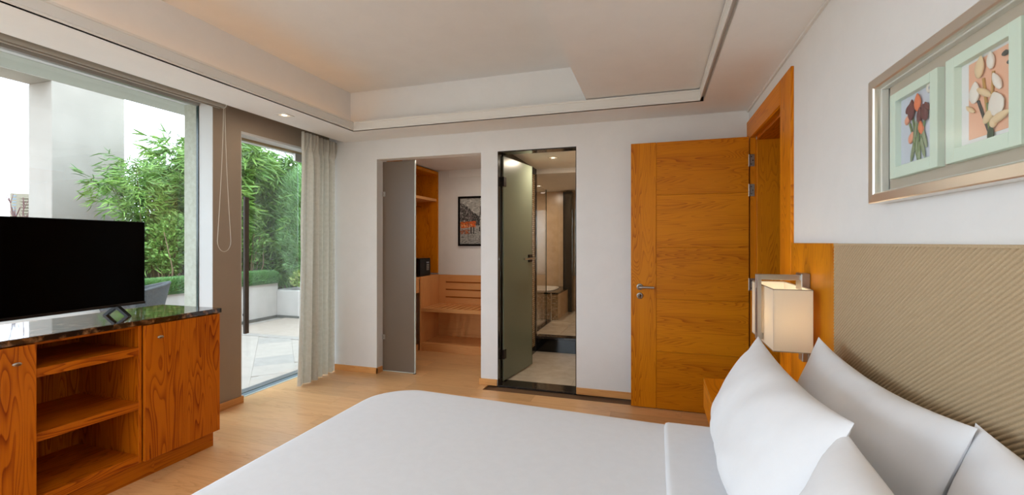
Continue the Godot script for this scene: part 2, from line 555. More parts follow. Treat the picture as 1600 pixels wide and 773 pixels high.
func build_walls() -> void:
	# back wall with the closet and bathroom openings
	structure("wall_back", boxes([
		[Vector3(-3.6, 0, -4.12), Vector3(-2.72, 2.9, -4.0)],
		[Vector3(-2.72, 2.20, -4.12), Vector3(-1.572, 2.9, -4.0)],
		[Vector3(-1.572, 0, -4.12), Vector3(-1.404, 2.9, -4.0)],
		[Vector3(-1.404, 2.20, -4.12), Vector3(-0.662, 2.9, -4.0)],
		[Vector3(-0.662, 0, -4.12), Vector3(0.72, 2.9, -4.0)]], Vector3(-1.4, 0, -4.06), 1, 0.0), M.wall, "white back wall with the closet and bathroom openings", "wall", Vector3(-1.4, 0, -4.06))
	# right wall with the entrance opening
	structure("wall_right", boxes([
		[Vector3(0.72, 0, -2.98), Vector3(0.90, 2.9, 2.6)],
		[Vector3(0.72, 2.16, -3.84), Vector3(0.90, 2.9, -2.98)],
		[Vector3(0.72, 0, -4.12), Vector3(0.90, 2.9, -3.84)]], Vector3(0.81, 0, -1), 1, 0.0), M.wall, "white wall above the headboard, carrying the framed picture", "wall", Vector3(0.81, 0, -1))
	# window wall
	structure("wall_left", boxes([
		[Vector3(-3.60, 0, -2.925), Vector3(-3.31, 2.9, -2.67)],
		[Vector3(-3.60, 2.28, -3.97), Vector3(-3.31, 2.9, -2.925)],
		[Vector3(-3.60, 0, -4.12), Vector3(-3.31, 2.9, -3.97)],
		[Vector3(-3.60, 2.455, -2.67), Vector3(-3.31, 2.9, 2.2)],
		[Vector3(-3.60, 0, -2.67), Vector3(-3.31, 0.06, 2.2)],
		[Vector3(-3.60, 0, 2.2), Vector3(-3.31, 2.9, 2.75)]], Vector3(-3.45, 0, -1), 1, 0.0), M.taupe, "taupe painted wall between the window and the terrace door", "wall", Vector3(-3.45, 0, -1))
	structure("wall_front", boxes([
		[Vector3(-3.6, 0, 2.6), Vector3(-3.25, 2.9, 2.75)], [Vector3(-0.80, 0, 2.6), Vector3(0.9, 2.9, 2.75)],
		[Vector3(-3.25, 2.39, 2.6), Vector3(-0.80, 2.9, 2.75)], [Vector3(-3.25, 0, 2.6), Vector3(-0.80, 0.06, 2.75)]], Vector3(-1.4, 0, 2.67), 1, 0.0), M.wall, "white wall opposite the closet, open for the added window", "wall", Vector3(-1.4, 0, 2.67))  # the opening is made for the added daylight window
	# corridor beyond the entrance door
	structure("wall_corridor", boxes([
		[Vector3(0.90, 0, -4.12), Vector3(2.0, 2.5, -4.05)],
		[Vector3(0.90, 0, -2.6), Vector3(2.0, 2.5, -2.5)],
		[Vector3(1.95, 0, -4.05), Vector3(2.02, 2.5, -2.6)],
		[Vector3(0.90, 2.4, -4.05), Vector3(1.95, 2.5, -2.6)],
		[Vector3(0.90, -0.1, -4.05), Vector3(1.95, 0.0, -2.6)]], Vector3(1.4, 0, -3.3), 1, 0.0), M.cabinet_b, "dark timber lined corridor beyond the entrance door", "wall", Vector3(1.4, 0, -3.3))
	# baseboards
	var prof := [Vector2(0, 0), Vector2(0.014, 0), Vector2(0.014, 0.052), Vector2(0.010, 0.058), Vector2(0, 0.058)]
	var bb := structure("baseboard_back", boxes([[Vector3(-3.30, 0, -4.0), Vector3(-2.706, 0.058, -3.986)], [Vector3(-2.72, 0, -4.085), Vector3(-2.706, 0.058, -3.986)]], Vector3(-3, 0, -4), 0), M.base, "oak baseboard of the back wall beside the curtain", "baseboard", Vector3(-3, 0, -4))
	cbox(bb, "board", Vector3(-1.586, 0, -4.08), Vector3(-1.572, 0.058, -3.986), M.base, 2)
	cbox(bb, "board", Vector3(-1.572, 0, -4.0), Vector3(-1.408, 0.058, -3.986), M.base, 0)
	cbox(bb, "board", Vector3(-0.660, 0, -4.0), Vector3(0.70, 0.058, -3.986), M.base, 0)
	var bl := structure("baseboard_left", boxes([[Vector3(-3.31, 0, -2.94), Vector3(-3.296, 0.058, -2.30)]], Vector3(-3.3, 0, -2.6), 2), M.base, "oak baseboard under the taupe wall beside the terrace door", "baseboard", Vector3(-3.3, 0, -2.6))
	cbox(bl, "board", Vector3(-3.36, 0, -2.939), Vector3(-3.31, 0.058, -2.925), M.base, 0)
	cbox(bl, "board", Vector3(-3.31, 0, -3.986), Vector3(-3.296, 0.058, -3.968), M.base, 2)

func build_ceiling() -> void:
	var O := Vector3(-1.3, 2.5, -1.3)
	var x0 := -2.70
	var x1 := 0.32
	var z0 := -3.60
	var z1 := 0.9
	var c := structure("ceiling", boxes([
		[Vector3(-3.125, 2.40, -4.0), Vector3(x0 - 0.03, 2.435, 2.6)],
		[Vector3(x1 + 0.03, 2.40, -4.0), Vector3(0.72, 2.435, 2.6)],
		[Vector3(x0 - 0.03, 2.40, -4.0), Vector3(x1 + 0.03, 2.435, z0 - 0.03)],
		[Vector3(x0 - 0.03, 2.40, z1 + 0.03), Vector3(x1 + 0.03, 2.435, 2.6)],
		[Vector3(-3.125, 2.435, -4.0), Vector3(-3.10, 2.60, 2.6)]], O, 0, 0.0), M.ceiling, "off-white dropped ceiling with a recessed tray", "ceiling", O)
	# the lip of the tray: a stepped cornice with a bead at the foot
	var lip := [Vector2(0.034, 2.400), Vector2(0.030, 2.400), Vector2(0.030, 2.433), Vector2(0.007, 2.433), Vector2(0.007, 2.400), Vector2(0.004, 2.3975), Vector2(0.001, 2.3985), Vector2(0.0, 2.402), Vector2(0.0, 2.410), Vector2(0.005, 2.415), Vector2(0.005, 2.466), Vector2(0.0, 2.470), Vector2(0.0, 2.482), Vector2(0.045, 2.482), Vector2(0.045, 2.435)]
	inst(c, "cornice", ring_sweep(lip, x0, x1, z0, z1), M.trimwhite)
	# the recess above it
	inst(c, "recess_wall", boxes([
		[Vector3(-2.90, 2.435, -3.80), Vector3(-2.85, 2.83, 1.2)],
		[Vector3(-2.85, 2.435, -3.80), Vector3(-0.52, 2.83, -3.75)],
		[Vector3(-2.85, 2.435, 1.15), Vector3(-0.52, 2.83, 1.2)]], O, 0, 0.0), M.ceiling, O)
	inst(c, "raised_slab", boxes([[Vector3(-2.9, 2.815, -3.8), Vector3(-0.50, 2.87, 1.2)]], O, 0, 0.0), M.ceiling, O)
	inst(c, "dropped_panel", boxes([[Vector3(-0.52, 2.4905, -3.82), Vector3(0.72, 2.83, 1.2)]], O, 0, 0.0), M.ceiling, O)
	inst(c, "shadow_gap_strip", boxes([[Vector3(0.706, 2.384, -4.0), Vector3(0.72, 2.40, 2.6)]], O, 2, 0.001), M.trimwhite, O)
	# the roof slab that closes the room
	structure("roof", boxes([[Vector3(-3.6, 2.9, -5.7), Vector3(2.1, 3.05, 2.9)], [Vector3(-2.8, 2.9, -7.7), Vector3(2.1, 3.05, -5.7)], [Vector3(-3.9, 2.45, -2.67), Vector3(-3.60, 3.05, 2.9)], [Vector3(-3.9, 2.45, -4.4), Vector3(-3.60, 3.05, -2.67)]], Vector3(-1.3, 2.9, -2), 0, 0.0), M.canopy, "pale concrete roof slab overhanging the window", "roof", Vector3(-1.3, 2.9, -2))

func build_windows() -> void:
	# the large fixed window
	var w := thing("window_1", Vector3(-3.46, 0.06, -0.7), "large fixed glass window behind the television", "window", "", "structure")
	cbox(w, "pane", Vector3(-3.468, 0.06, -2.665), Vector3(-3.458, 2.455, -0.80), M.tinted, 1, 0.0)
	cbox(w, "pane", Vector3(-3.468, 0.06, -0.76), Vector3(-3.458, 2.455, 2.2), M.tinted, 1, 0.0)
	cbox(w, "joint", Vector3(-3.475, 0.06, -0.80), Vector3(-3.45, 2.455, -0.76), M.greenedge, 1)
	cbox(w, "glass_edge", Vector3(-3.475, 0.06, -2.671), Vector3(-3.452, 2.455, -2.661), M.greenedge, 1, 0.001)
	cbox(w, "frame", Vector3(-3.48, 2.43, -2.66), Vector3(-3.44, 2.455, 2.2), M.satin, 2)
	cbox(w, "sill", Vector3(-3.60, 0.06, -2.67), Vector3(-3.305, 0.08, 2.2), M.reveal, 2)
	cbox(w, "inner_jamb", Vector3(-3.452, 0.08, -2.673), Vector3(-3.309, 2.457, -2.667), M.reveal, 1, 0.001)
	cbox(w, "outer_jamb", Vector3(-3.61, 0.0, -2.69), Vector3(-3.475, 2.457, -2.667), M.jambstone, 1, 0.001)
	cbox(w, "head", Vector3(-3.60, 2.452, -2.67), Vector3(-3.309, 2.458, 2.2), M.reveal, 2, 0.001)
	var w2 := thing("window_2", Vector3(-2.0, 0.06, 2.68), "wide unseen window added opposite the closet to let in more daylight", "window", "", "structure")  # added behind the camera to bring more daylight into the room
	for k in 2: cbox(w2, "pane", Vector3(-3.25 + k * 1.225, 0.06, 2.675), Vector3(-3.25 + (k + 1) * 1.225, 2.39, 2.685), M.glass, 1, 0.0)
	for k in 3: cbox(w2, "mullion", Vector3(-3.27 + k * 1.225, 0.06, 2.66), Vector3(-3.23 + k * 1.225, 2.39, 2.70), M.trimwhite, 1)
	# the glass terrace door with its track, handle and fittings
	var d := thing("door_1", Vector3(-3.45, 0, -3.36), "frameless glass terrace door beside the curtain", "glass door", "", "structure")
	cbox(d, "glass_leaf", Vector3(-3.462, 0.02, -3.715), Vector3(-3.45, 2.245, -2.94), M.tinted, 1, 0.0)
	cbox(d, "head_lining", Vector3(-3.60, 2.262, -3.97), Vector3(-3.309, 2.282, -2.925), M.reveal, 2, 0.001)
	cbox(d, "head_rail", Vector3(-3.475, 2.245, -3.97), Vector3(-3.435, 2.264, -2.925), mat(Color(0.66, 0.58, 0.44), 0.4, 0.6), 2, 0.001)
	cbox(d, "jamb_lining", Vector3(-3.60, 0.0, -2.93), Vector3(-3.309, 2.265, -2.9245), M.reveal, 1, 0.001)
	cbox(d, "jamb_lining", Vector3(-3.60, 0.0, -3.972), Vector3(-3.309, 2.265, -3.964), M.reveal, 1, 0.001)
	cbox(d, "patch_fitting", Vector3(-3.472, 2.165, -3.80), Vector3(-3.440, 2.243, -3.665), M.satin, 2, 0.003)
	cbox(d, "patch_fitting", Vector3(-3.472, 0.03, -2.985), Vector3(-3.440, 0.10, -2.945), M.black, 2, 0.003)
	cbox(d, "pull_handle", Vector3(-3.44, 0.545, -3.100), Vector3(-3.415, 1.745, -3.058), M.brownmetal, 1, 0.003)
	for y in [0.70, 1.58]: cbox(d, "handle_standoff", Vector3(-3.452, y, -3.076), Vector3(-3.436, y + 0.02, -3.064), M.bronze, 1)
	# threshold: pale strip and three grooved rails
	cbox(d, "threshold", Vector3(-3.43, -0.012, -3.97), Vector3(-3.405, 0.004, -2.925), M.paleedge, 2, 0.002)
	for k in 4: cbox(d, "track_rail", Vector3(-3.485 - k * 0.055, -0.06, -3.97), Vector3(-3.435 - k * 0.055, -0.012 - 0.004 * (k % 2), -2.925), M.track, 2, 0.004)

func hinge(parent: Node, x: float, y: float, z: float) -> void:
	var p := cbox(parent, "hinge", Vector3(x, y, z), Vector3(x + 0.034, y + 0.093, z + 0.003), M.satin, 1, 0.001)
	for k in 3: inst(p, "screw", lathe([Vector2(0, 0.002), Vector2(0.004, 0.0012), Vector2(0.0045, 0)], Basis(Vector3.RIGHT, PI / 2), 10), M.bronze, Vector3(x + 0.012 + 0.01 * (k % 2), y + 0.018 + 0.028 * k, z + 0.003))
	inst(p, "knuckle", tube([Vector3(x - 0.004, y, z + 0.004), Vector3(x - 0.004, y + 0.093, z + 0.004)], 0.006, 10), M.satin)

func build_entrance() -> void:
	# casing round the opening in the right wall
	var t := structure("trim_1", boxes([[Vector3(0.705, 0, -3.00), Vector3(0.722, 2.303, -2.78)]], Vector3(0.71, 0, -2.9), 1, 0.003), M.casing, "wide orange wood casing of the entrance doorway", "door casing", Vector3(0.71, 0, -2.9))
	cbox(t, "head_casing", Vector3(0.705, 2.155, -3.998), Vector3(0.722, 2.303, -3.00), M.casing, 2, 0.003)
	cbox(t, "far_casing", Vector3(0.705, 0, -3.998), Vector3(0.722, 2.155, -3.845), M.casing, 1, 0.003)
	cbox(t, "jamb", Vector3(0.70, 0, -3.850), Vector3(0.742, 2.15, -3.838), M.door_b, 1, 0.002)
	cbox(t, "stop", Vector3(0.742, 0, -3.850), Vector3(0.91, 2.135, -3.815), M.door_b, 1, 0.003)
	cbox(t, "head_jamb", Vector3(0.712, 2.150, -3.84), Vector3(0.742, 2.165, -2.99), M.door_b, 2, 0.002)
	cbox(t, "head_stop", Vector3(0.742, 2.125, -3.815), Vector3(0.91, 2.16, -2.99), M.cabinet_b, 2, 0.002)
	cbox(t, "near_jamb", Vector3(0.712, 0, -3.005), Vector3(0.91, 2.15, -2.985), M.cabinet_b, 1, 0.002)
	# the open leaf: a vertical stile and five boards with the grain laid across
	var d := thing("door_2", Vector3(0.69, 0, -3.83), "open orange wood entrance door with five horizontal boards", "door", "", "structure")
	cbox(d, "core", Vector3(-0.176, 0.010, -3.868), Vector3(0.684, 2.150, -3.836), M.door_b, 1, 0.001)
	cbox(d, "stile", Vector3(-0.182, 0.006, -3.874), Vector3(0.0165, 2.156, -3.828), M.door, 1, 0.0012)
	var ys := [0.006, 0.467, 0.891, 1.305, 1.729, 2.156]
	for k in 5:
		cbox(d, "board", Vector3(0.0185, ys[k] + 0.0008, -3.874), Vector3(0.690, ys[k + 1] - 0.0008, -3.828), M.door if k % 2 else M.door_b, 0, 0.0012)
	hinge(d, 0.696, 1.928, -3.836)
	hinge(d, 0.696, 1.700, -3.836)
	hinge(d, 0.696, 0.98, -3.836)
	hinge(d, 0.696, 0.18, -3.836)
	# lever handle and cylinder rose
	var zf := -3.828
	var face := Basis(Vector3.RIGHT, PI / 2)
	var rose := inst(d, "handle", lathe([Vector2(0, 0.010), Vector2(0.020, 0.010), Vector2(0.0255, 0.008), Vector2(0.026, 0)], face), M.satin, Vector3(-0.112, 0.985, zf))
	inst(rose, "lever", tube([Vector3(-0.112, 0.985, zf + 0.008), Vector3(-0.112, 0.985, zf + 0.045), Vector3(-0.106, 0.985, zf + 0.052), Vector3(-0.09, 0.985, zf + 0.054), Vector3(0.0, 0.985, zf + 0.054)], 0.0095, 12), M.satin)
	var cyl := inst(d, "lock_rose", lathe([Vector2(0, 0.010), Vector2(0.020, 0.010), Vector2(0.0255, 0.008), Vector2(0.026, 0)], face), M.satin, Vector3(-0.112, 0.912, zf))
	inst(cyl, "thumb_turn", lathe([Vector2(0, 0.024), Vector2(0.009, 0.023), Vector2(0.010, 0.01)], face, 14), M.steel, Vector3(-0.112, 0.912, zf))

func build_headboard_wall() -> void:
	var h := thing("headboard", Vector3(0.715, 0, -1.17), "ribbed beige fabric headboard panel between orange wood panels", "headboard")
	cbox(h, "wood_panel", Vector3(0.706, 0, -2.78), Vector3(0.7198, 1.345, -2.165), M.panelwood, 1, 0.001)
	cbox(h, "wood_panel", Vector3(0.706, 0, -0.175), Vector3(0.7198, 1.345, 0.44), M.panelwood, 1, 0.001)
	cbox(h, "backing", Vector3(0.712, 0, -2.163), Vector3(0.7198, 1.343, -0.177), M.upholstery, 1, 0.0)
	# corrugated cloth: ribs climbing towards the foot of the bed
	var z0 := -2.162
	var z1 := -0.178
	var y0 := 0.40
	var y1 := 1.343
	var pitch := 0.0135
	var slope := 0.655
	var lo := y0 - slope * (z1 - z0)
	var rows := int((y1 - lo) / pitch * 8.0)
	var rib := func(u: float, v: float) -> Vector3:
		var z := lerpf(z0, z1, u)
		var y := lo + v * rows * pitch / 8.0 + slope * (z - z0)
		var s := absf(sin(v * rows / 8.0 * PI))
		return Vector3(0.7082 - 0.0058 * pow(s, 0.6), clampf(y, y0, y1), z)
	inst(h, "ribbed_fabric", grid_mesh(rib, 80, rows, true), M.rib)
	cbox(h, "top_edging", Vector3(0.7022, 1.3365, -2.163), Vector3(0.7198, 1.3445, -0.177), M.rib, 2, 0.001)

func build_lights() -> void:
	# square recessed downlights: one shows in the dropped ceiling over the terrace door, the closet and bathroom have their own; the other three bedroom ones are unseen, added as fill
	var spots := [
		[Vector3(-2.92, 2.40, -2.99), 0.10, "square recessed downlight in the dropped ceiling above the terrace door", "bedroom ceiling downlights"],
		[Vector3(-2.92, 2.40, -0.95), 0.30, "unseen square downlight added as fill in the dropped ceiling above the television", "bedroom ceiling downlights"],
		[Vector3(-2.92, 2.40, 0.7), 0.3, "unseen square downlight added as fill in the dropped ceiling by the front wall window corner", "bedroom ceiling downlights"],
		[Vector3(0.52, 2.40, 0.7), 0.3, "unseen square downlight added as fill in the dropped ceiling by the front wall bed corner", "bedroom ceiling downlights"],
		[Vector3(-2.10, 2.31, -4.60), 0.42, "recessed downlight in the closet ceiling", ""],
		[Vector3(-1.03, 2.25, -4.72), 0.62, "recessed downlight in the bathroom ceiling", ""],
		[Vector3(-1.70, 2.215, -6.75), 0.75, "recessed downlight above the bathtub", ""]]
	for s in spots:
		var p: Vector3 = s[0]
		var t := thing("downlight", p, s[2], "downlight", s[3])
		var r := 0.042
		inst(t, "bezel", boxes([
			[p + Vector3(-r - 0.012, -0.004, -r - 0.012), p + Vector3(r + 0.012, 0.001, -r)],
			[p + Vector3(-r - 0.012, -0.004, r), p + Vector3(r + 0.012, 0.001, r + 0.012)],
			[p + Vector3(-r - 0.012, -0.004, -r), p + Vector3(-r, 0.001, r)],
			[p + Vector3(r, -0.004, -r), p + Vector3(r + 0.012, 0.001, r)]], p, 0, 0.001), M.trimwhite, p)
		inst(t, "reflector", lathe([Vector2(r, -0.001), Vector2(r * 0.9, -0.0015), Vector2(r * 0.62, -0.0005), Vector2(0.0, -0.0005)], Basis.IDENTITY, 20), glow(Color(1.0, 0.86, 0.68), 0.35), p)
		inst(t, "lamp", lathe([Vector2(0.0, -0.006), Vector2(0.012, -0.005), Vector2(0.020, -0.002), Vector2(0.021, 0)], Basis.IDENTITY, 16), glow(Color(1.0, 0.92, 0.80), 3.0), p)
		var a := AreaLight3D.new()
		a.name = "light"
		a.area_size = Vector2(0.09, 0.09)
		a.light_color = Color(1.0, 0.93, 0.84)
		a.light_energy = s[1]
		a.shadow_enabled = true
		a.rotation_degrees = Vector3(-90, 0, 0)
		t.add_child(a)
		a.position = Vector3(0, -0.012, 0)
	# flush lamp in the tray above the view, added to brighten the room
	var q := Vector3(-1.55, 2.815, -0.35)
	var cl := thing("added_ceiling_lamp", q, "unseen round ceiling lamp with a drum diffuser, added to brighten the room", "ceiling lamp")
	inst(cl, "rim", lathe([Vector2(0.31, 0.0), Vector2(0.32, -0.01), Vector2(0.32, -0.05), Vector2(0.305, -0.055)], Basis.IDENTITY, 40), M.satin, q)
	inst(cl, "diffuser", lathe([Vector2(0.305, -0.055), Vector2(0.29, -0.075), Vector2(0.15, -0.085), Vector2(0.0, -0.086)], Basis.IDENTITY, 40), glow(Color(1.0, 0.97, 0.93), 1.0), q)
	var la := OmniLight3D.new()
	la.name = "light"
	la.light_color = Color(0.95, 0.975, 1.0)
	la.light_energy = 0.22
	la.light_size = 0.22
	la.omni_range = 14.0
	la.omni_attenuation = 2.0
	la.shadow_enabled = true
	cl.add_child(la)
	la.position = Vector3(0, -0.34, 0)
	# warm strip hidden in the trough of the tray on the window side
	var ls := thing("cove_light_strip", Vector3(-2.80, 2.44, -1.3), "warm light strip hidden in the ceiling cove on the window side", "light strip")
	cbox(ls, "strip", Vector3(-2.812, 2.436, -3.70), Vector3(-2.796, 2.442, 1.1), glow(Color(1.0, 0.66, 0.30), 1.2), 2, 0.0)
	var sa := AreaLight3D.new()
	sa.name = "light"
	sa.area_size = Vector2(0.012, 4.7)
	sa.light_color = Color(1.0, 0.74, 0.42)
	sa.light_energy = 0.07
	sa.shadow_enabled = true
	sa.rotation_degrees = Vector3(90, 0, 0)
	ls.add_child(sa)
	sa.position = Vector3(-0.004, 0.006, 0)

# ---------------------------------------------------------------- closet
func build_closet() -> void:
	structure("wall_closet", boxes([
		[Vector3(-3.40, 0, -5.60), Vector3(-1.45, 2.9, -5.52)],
		[Vector3(-1.50, 0, -5.52), Vector3(-1.45, 2.9, -4.12)],
		[Vector3(-3.40, 0, -5.52), Vector3(-3.32, 2.9, -4.12)],
		[Vector3(-3.32, 2.31, -5.52), Vector3(-1.50, 2.40, -4.12)],
		[Vector3(-3.32, 0.0, -4.30), Vector3(-2.80, 2.31, -4.125)]], Vector3(-2.4, 0, -4.8), 1, 0.0), M.wall, "white walls and ceiling of the closet", "wall", Vector3(-2.4, 0, -4.8))
	# frosted leaf, closed half of the double door
	var d := thing("door_3", Vector3(-2.53, 0, -4.1), "taupe frosted glass closet door leaf with a pale edge", "glass door", "", "structure")
	cbox(d, "glass_leaf", Vector3(-2.712, 0.012, -4.105), Vector3(-2.337, 2.188, -4.093), M.frost, 1, 0.001)
	cbox(d, "glass_edge", Vector3(-2.337, 0.012, -4.106), Vector3(-2.326, 2.188, -4.091), M.paleedge, 1, 0.001)
	cbox(d, "bottom_edge", Vector3(-2.712, 0.004, -4.1055), Vector3(-2.330, 0.012, -4.0925), M.paleedge, 0, 0.0005)
	for y in [0.36, 1.85]:
		var h := cbox(d, "hinge_clip", Vector3(-2.715, y - 0.025, -4.115), Vector3(-2.680, y + 0.025, -4.083), M.steel, 1, 0.003)
		inst(h, "screw_cap", lathe([Vector2(0, 0.004), Vector2(0.007, 0.003), Vector2(0.008, 0)], Basis(Vector3.RIGHT, PI / 2), 12), M.satin, Vector3(-2.696, y, -4.083))
	cbox(d, "floor_guide", Vector3(-2.35, 0.0, -4.11), Vector3(-2.325, 0.006, -4.088), M.black, 0, 0.001)
	# open wardrobe on the left, facing the room's inside
	var w := thing("wardrobe", Vector3(-3.05, 0, -4.9), "tall open orange wood wardrobe with a high shelf, in the closet", "wardrobe")
	cbox(w, "back_panel", Vector3(-3.318, 0.0, -5.516), Vector3(-3.30, 2.295, -4.31), M.wardrobe, 1)
	cbox(w, "end_panel", Vector3(-3.30, 0.935, -5.516), Vector3(-2.785, 2.295, -5.492), M.wardrobe, 1)
	cbox(w, "end_panel", Vector3(-3.30, 0.0, -4.335), Vector3(-2.785, 2.295, -4.305), M.wardrobe, 1)
	cbox(w, "top_rail", Vector3(-3.30, 2.255, -5.492), Vector3(-2.785, 2.295, -4.335), M.wardrobe, 2)
	cbox(w, "shelf", Vector3(-3.30, 1.895, -5.492), Vector3(-2.800, 1.93, -4.335), M.closet, 2)
	inst(w, "hanging_rail", tube([Vector3(-3.04, 1.83, -5.49), Vector3(-3.04, 1.83, -4.336)], 0.012, 12), M.chrome)
	cbox(w, "counter", Vector3(-3.30, 0.885, -5.516), Vector3(-2.785, 0.912, -4.335), M.closet, 2)
	cbox(w, "drawer", Vector3(-2.807, 0.72, -4.996), Vector3(-2.787, 0.882, -4.338), M.closet, 2)
	cbox(w, "base_board", Vector3(-3.30, 0.0, -4.996), Vector3(-2.80, 0.08, -4.338), M.closet, 2)
	# luggage bench with a slatted seat and a grooved backrest
	var b := thing("luggage_bench", Vector3(-2.15, 0, -5.25), "pale wood luggage bench with slatted seat and grooved backrest", "bench")
	cbox(b, "side_panel", Vector3(-2.784, 0.0, -5.494), Vector3(-2.766, 0.918, -5.0), M.closet, 1)
	cbox(b, "front_rail", Vector3(-2.766, 0.486, -5.045), Vector3(-1.502, 0.529, -5.004), M.closet, 0)
	cbox(b, "rear_rail", Vector3(-2.766, 0.486, -5.494), Vector3(-1.502, 0.529, -5.435), M.closet, 0)
	var x := -2.766
	var k := 0
	while x < -1.51:
		cbox(b, "slat", Vector3(x, 0.500, -5.437), Vector3(minf(x + 0.056, -1.502), 0.529, -5.043), M.closet, 2)
		x += 0.0846
		k += 1
	cbox(b, "lower_back", Vector3(-2.766, 0.10, -5.494), Vector3(-1.502, 0.486, -5.478), M.closet, 0)
	cbox(b, "lower_shelf", Vector3(-2.766, 0.078, -5.494), Vector3(-1.502, 0.098, -5.010), M.closet, 0)
	cbox(b, "plinth", Vector3(-2.766, 0.0, -5.03), Vector3(-1.502, 0.078, -5.006), M.closet, 0)
	cbox(b, "back_board", Vector3(-2.766, 0.53, -5.518), Vector3(-1.502, 0.911, -5.508), M.cabinet_b, 0, 0.0)
	cbox(b, "back_stile", Vector3(-2.766, 0.53, -5.508), Vector3(-2.668, 0.913, -5.490), M.closet, 1, 0.001)
	var gy := [0.53, 0.617, 0.716, 0.815, 0.913]
	for i in 4:
		cbox(b, "back_slat", Vector3(-2.668, gy[i] + (0.008 if i else 0.0), -5.508), Vector3(-1.502, gy[i + 1] - (0.008 if i < 3 else 0.0), -5.490), M.closet, 0, 0.001)
	# safe on the wardrobe counter
	var s := thing("safe", Vector3(-2.95, 0.912, -5.2), "small black electronic safe on the wardrobe counter", "safe")
	cbox(s, "body", Vector3(-3.12, 0.9125, -5.335), Vector3(-2.812, 1.142, -5.03), M.black, 1, 0.004)
	cbox(s, "door", Vector3(-2.812, 0.925, -5.322), Vector3(-2.803, 1.130, -5.043), M.black, 1, 0.003)
	cbox(s, "keypad", Vector3(-2.803, 0.98, -5.28), Vector3(-2.799, 1.10, -5.20), mat(Color(0.12, 0.12, 0.13), 0.5), 1, 0.001)
	cbox(s, "display", Vector3(-2.799, 1.078, -5.275), Vector3(-2.798, 1.095, -5.205), mat(Color(0.5, 0.52, 0.55), 0.4), 1, 0.0003)
	for i in 4:
		for j in 3: cbox(s, "key", Vector3(-2.7995, 0.99 + i * 0.02, -5.272 + j * 0.024), Vector3(-2.797, 1.003 + i * 0.02, -5.256 + j * 0.024), M.satin, 1, 0.0005)
	# street painting in a black frame
	var p := thing("street_painting", Vector3(-2.08, 1.63, -5.52), "black framed painting of a rainy street with orange awnings and a tower", "painting")
	var x0 := -2.486
	var x1 := -1.66
	inst(p, "frame", boxes([
		[Vector3(x0, 1.298, -5.52), Vector3(x0 + 0.026, 1.953, -5.49)], [Vector3(x1 - 0.026, 1.298, -5.52), Vector3(x1, 1.953, -5.49)],
		[Vector3(x0 + 0.026, 1.298, -5.52), Vector3(x1 - 0.026, 1.324, -5.49)], [Vector3(x0 + 0.026, 1.927, -5.52), Vector3(x1 - 0.026, 1.953, -5.49)]], Vector3(-2.08, 1.63, -5.52)), M.black, Vector3(-2.08, 1.63, -5.52))
	var cm := mat(Color.WHITE, 0.6)
	cm.albedo_texture = street_canvas()
	var st := begin()
	quad(st, [Vector3(x0 + 0.024, 1.928, -5.503), Vector3(x1 - 0.024, 1.928, -5.503), Vector3(x1 - 0.024, 1.322, -5.503), Vector3(x0 + 0.024, 1.322, -5.503)], Vector3(0, 0, 1), [Vector2(0, 0), Vector2(1, 0), Vector2(1, 1), Vector2(0, 1)])
	add_box(st, Vector3(x0 + 0.024, 1.322, -5.518), Vector3(x1 - 0.024, 1.928, -5.5035), 1, 0.0)
	inst(p, "canvas", st.commit(), cm)

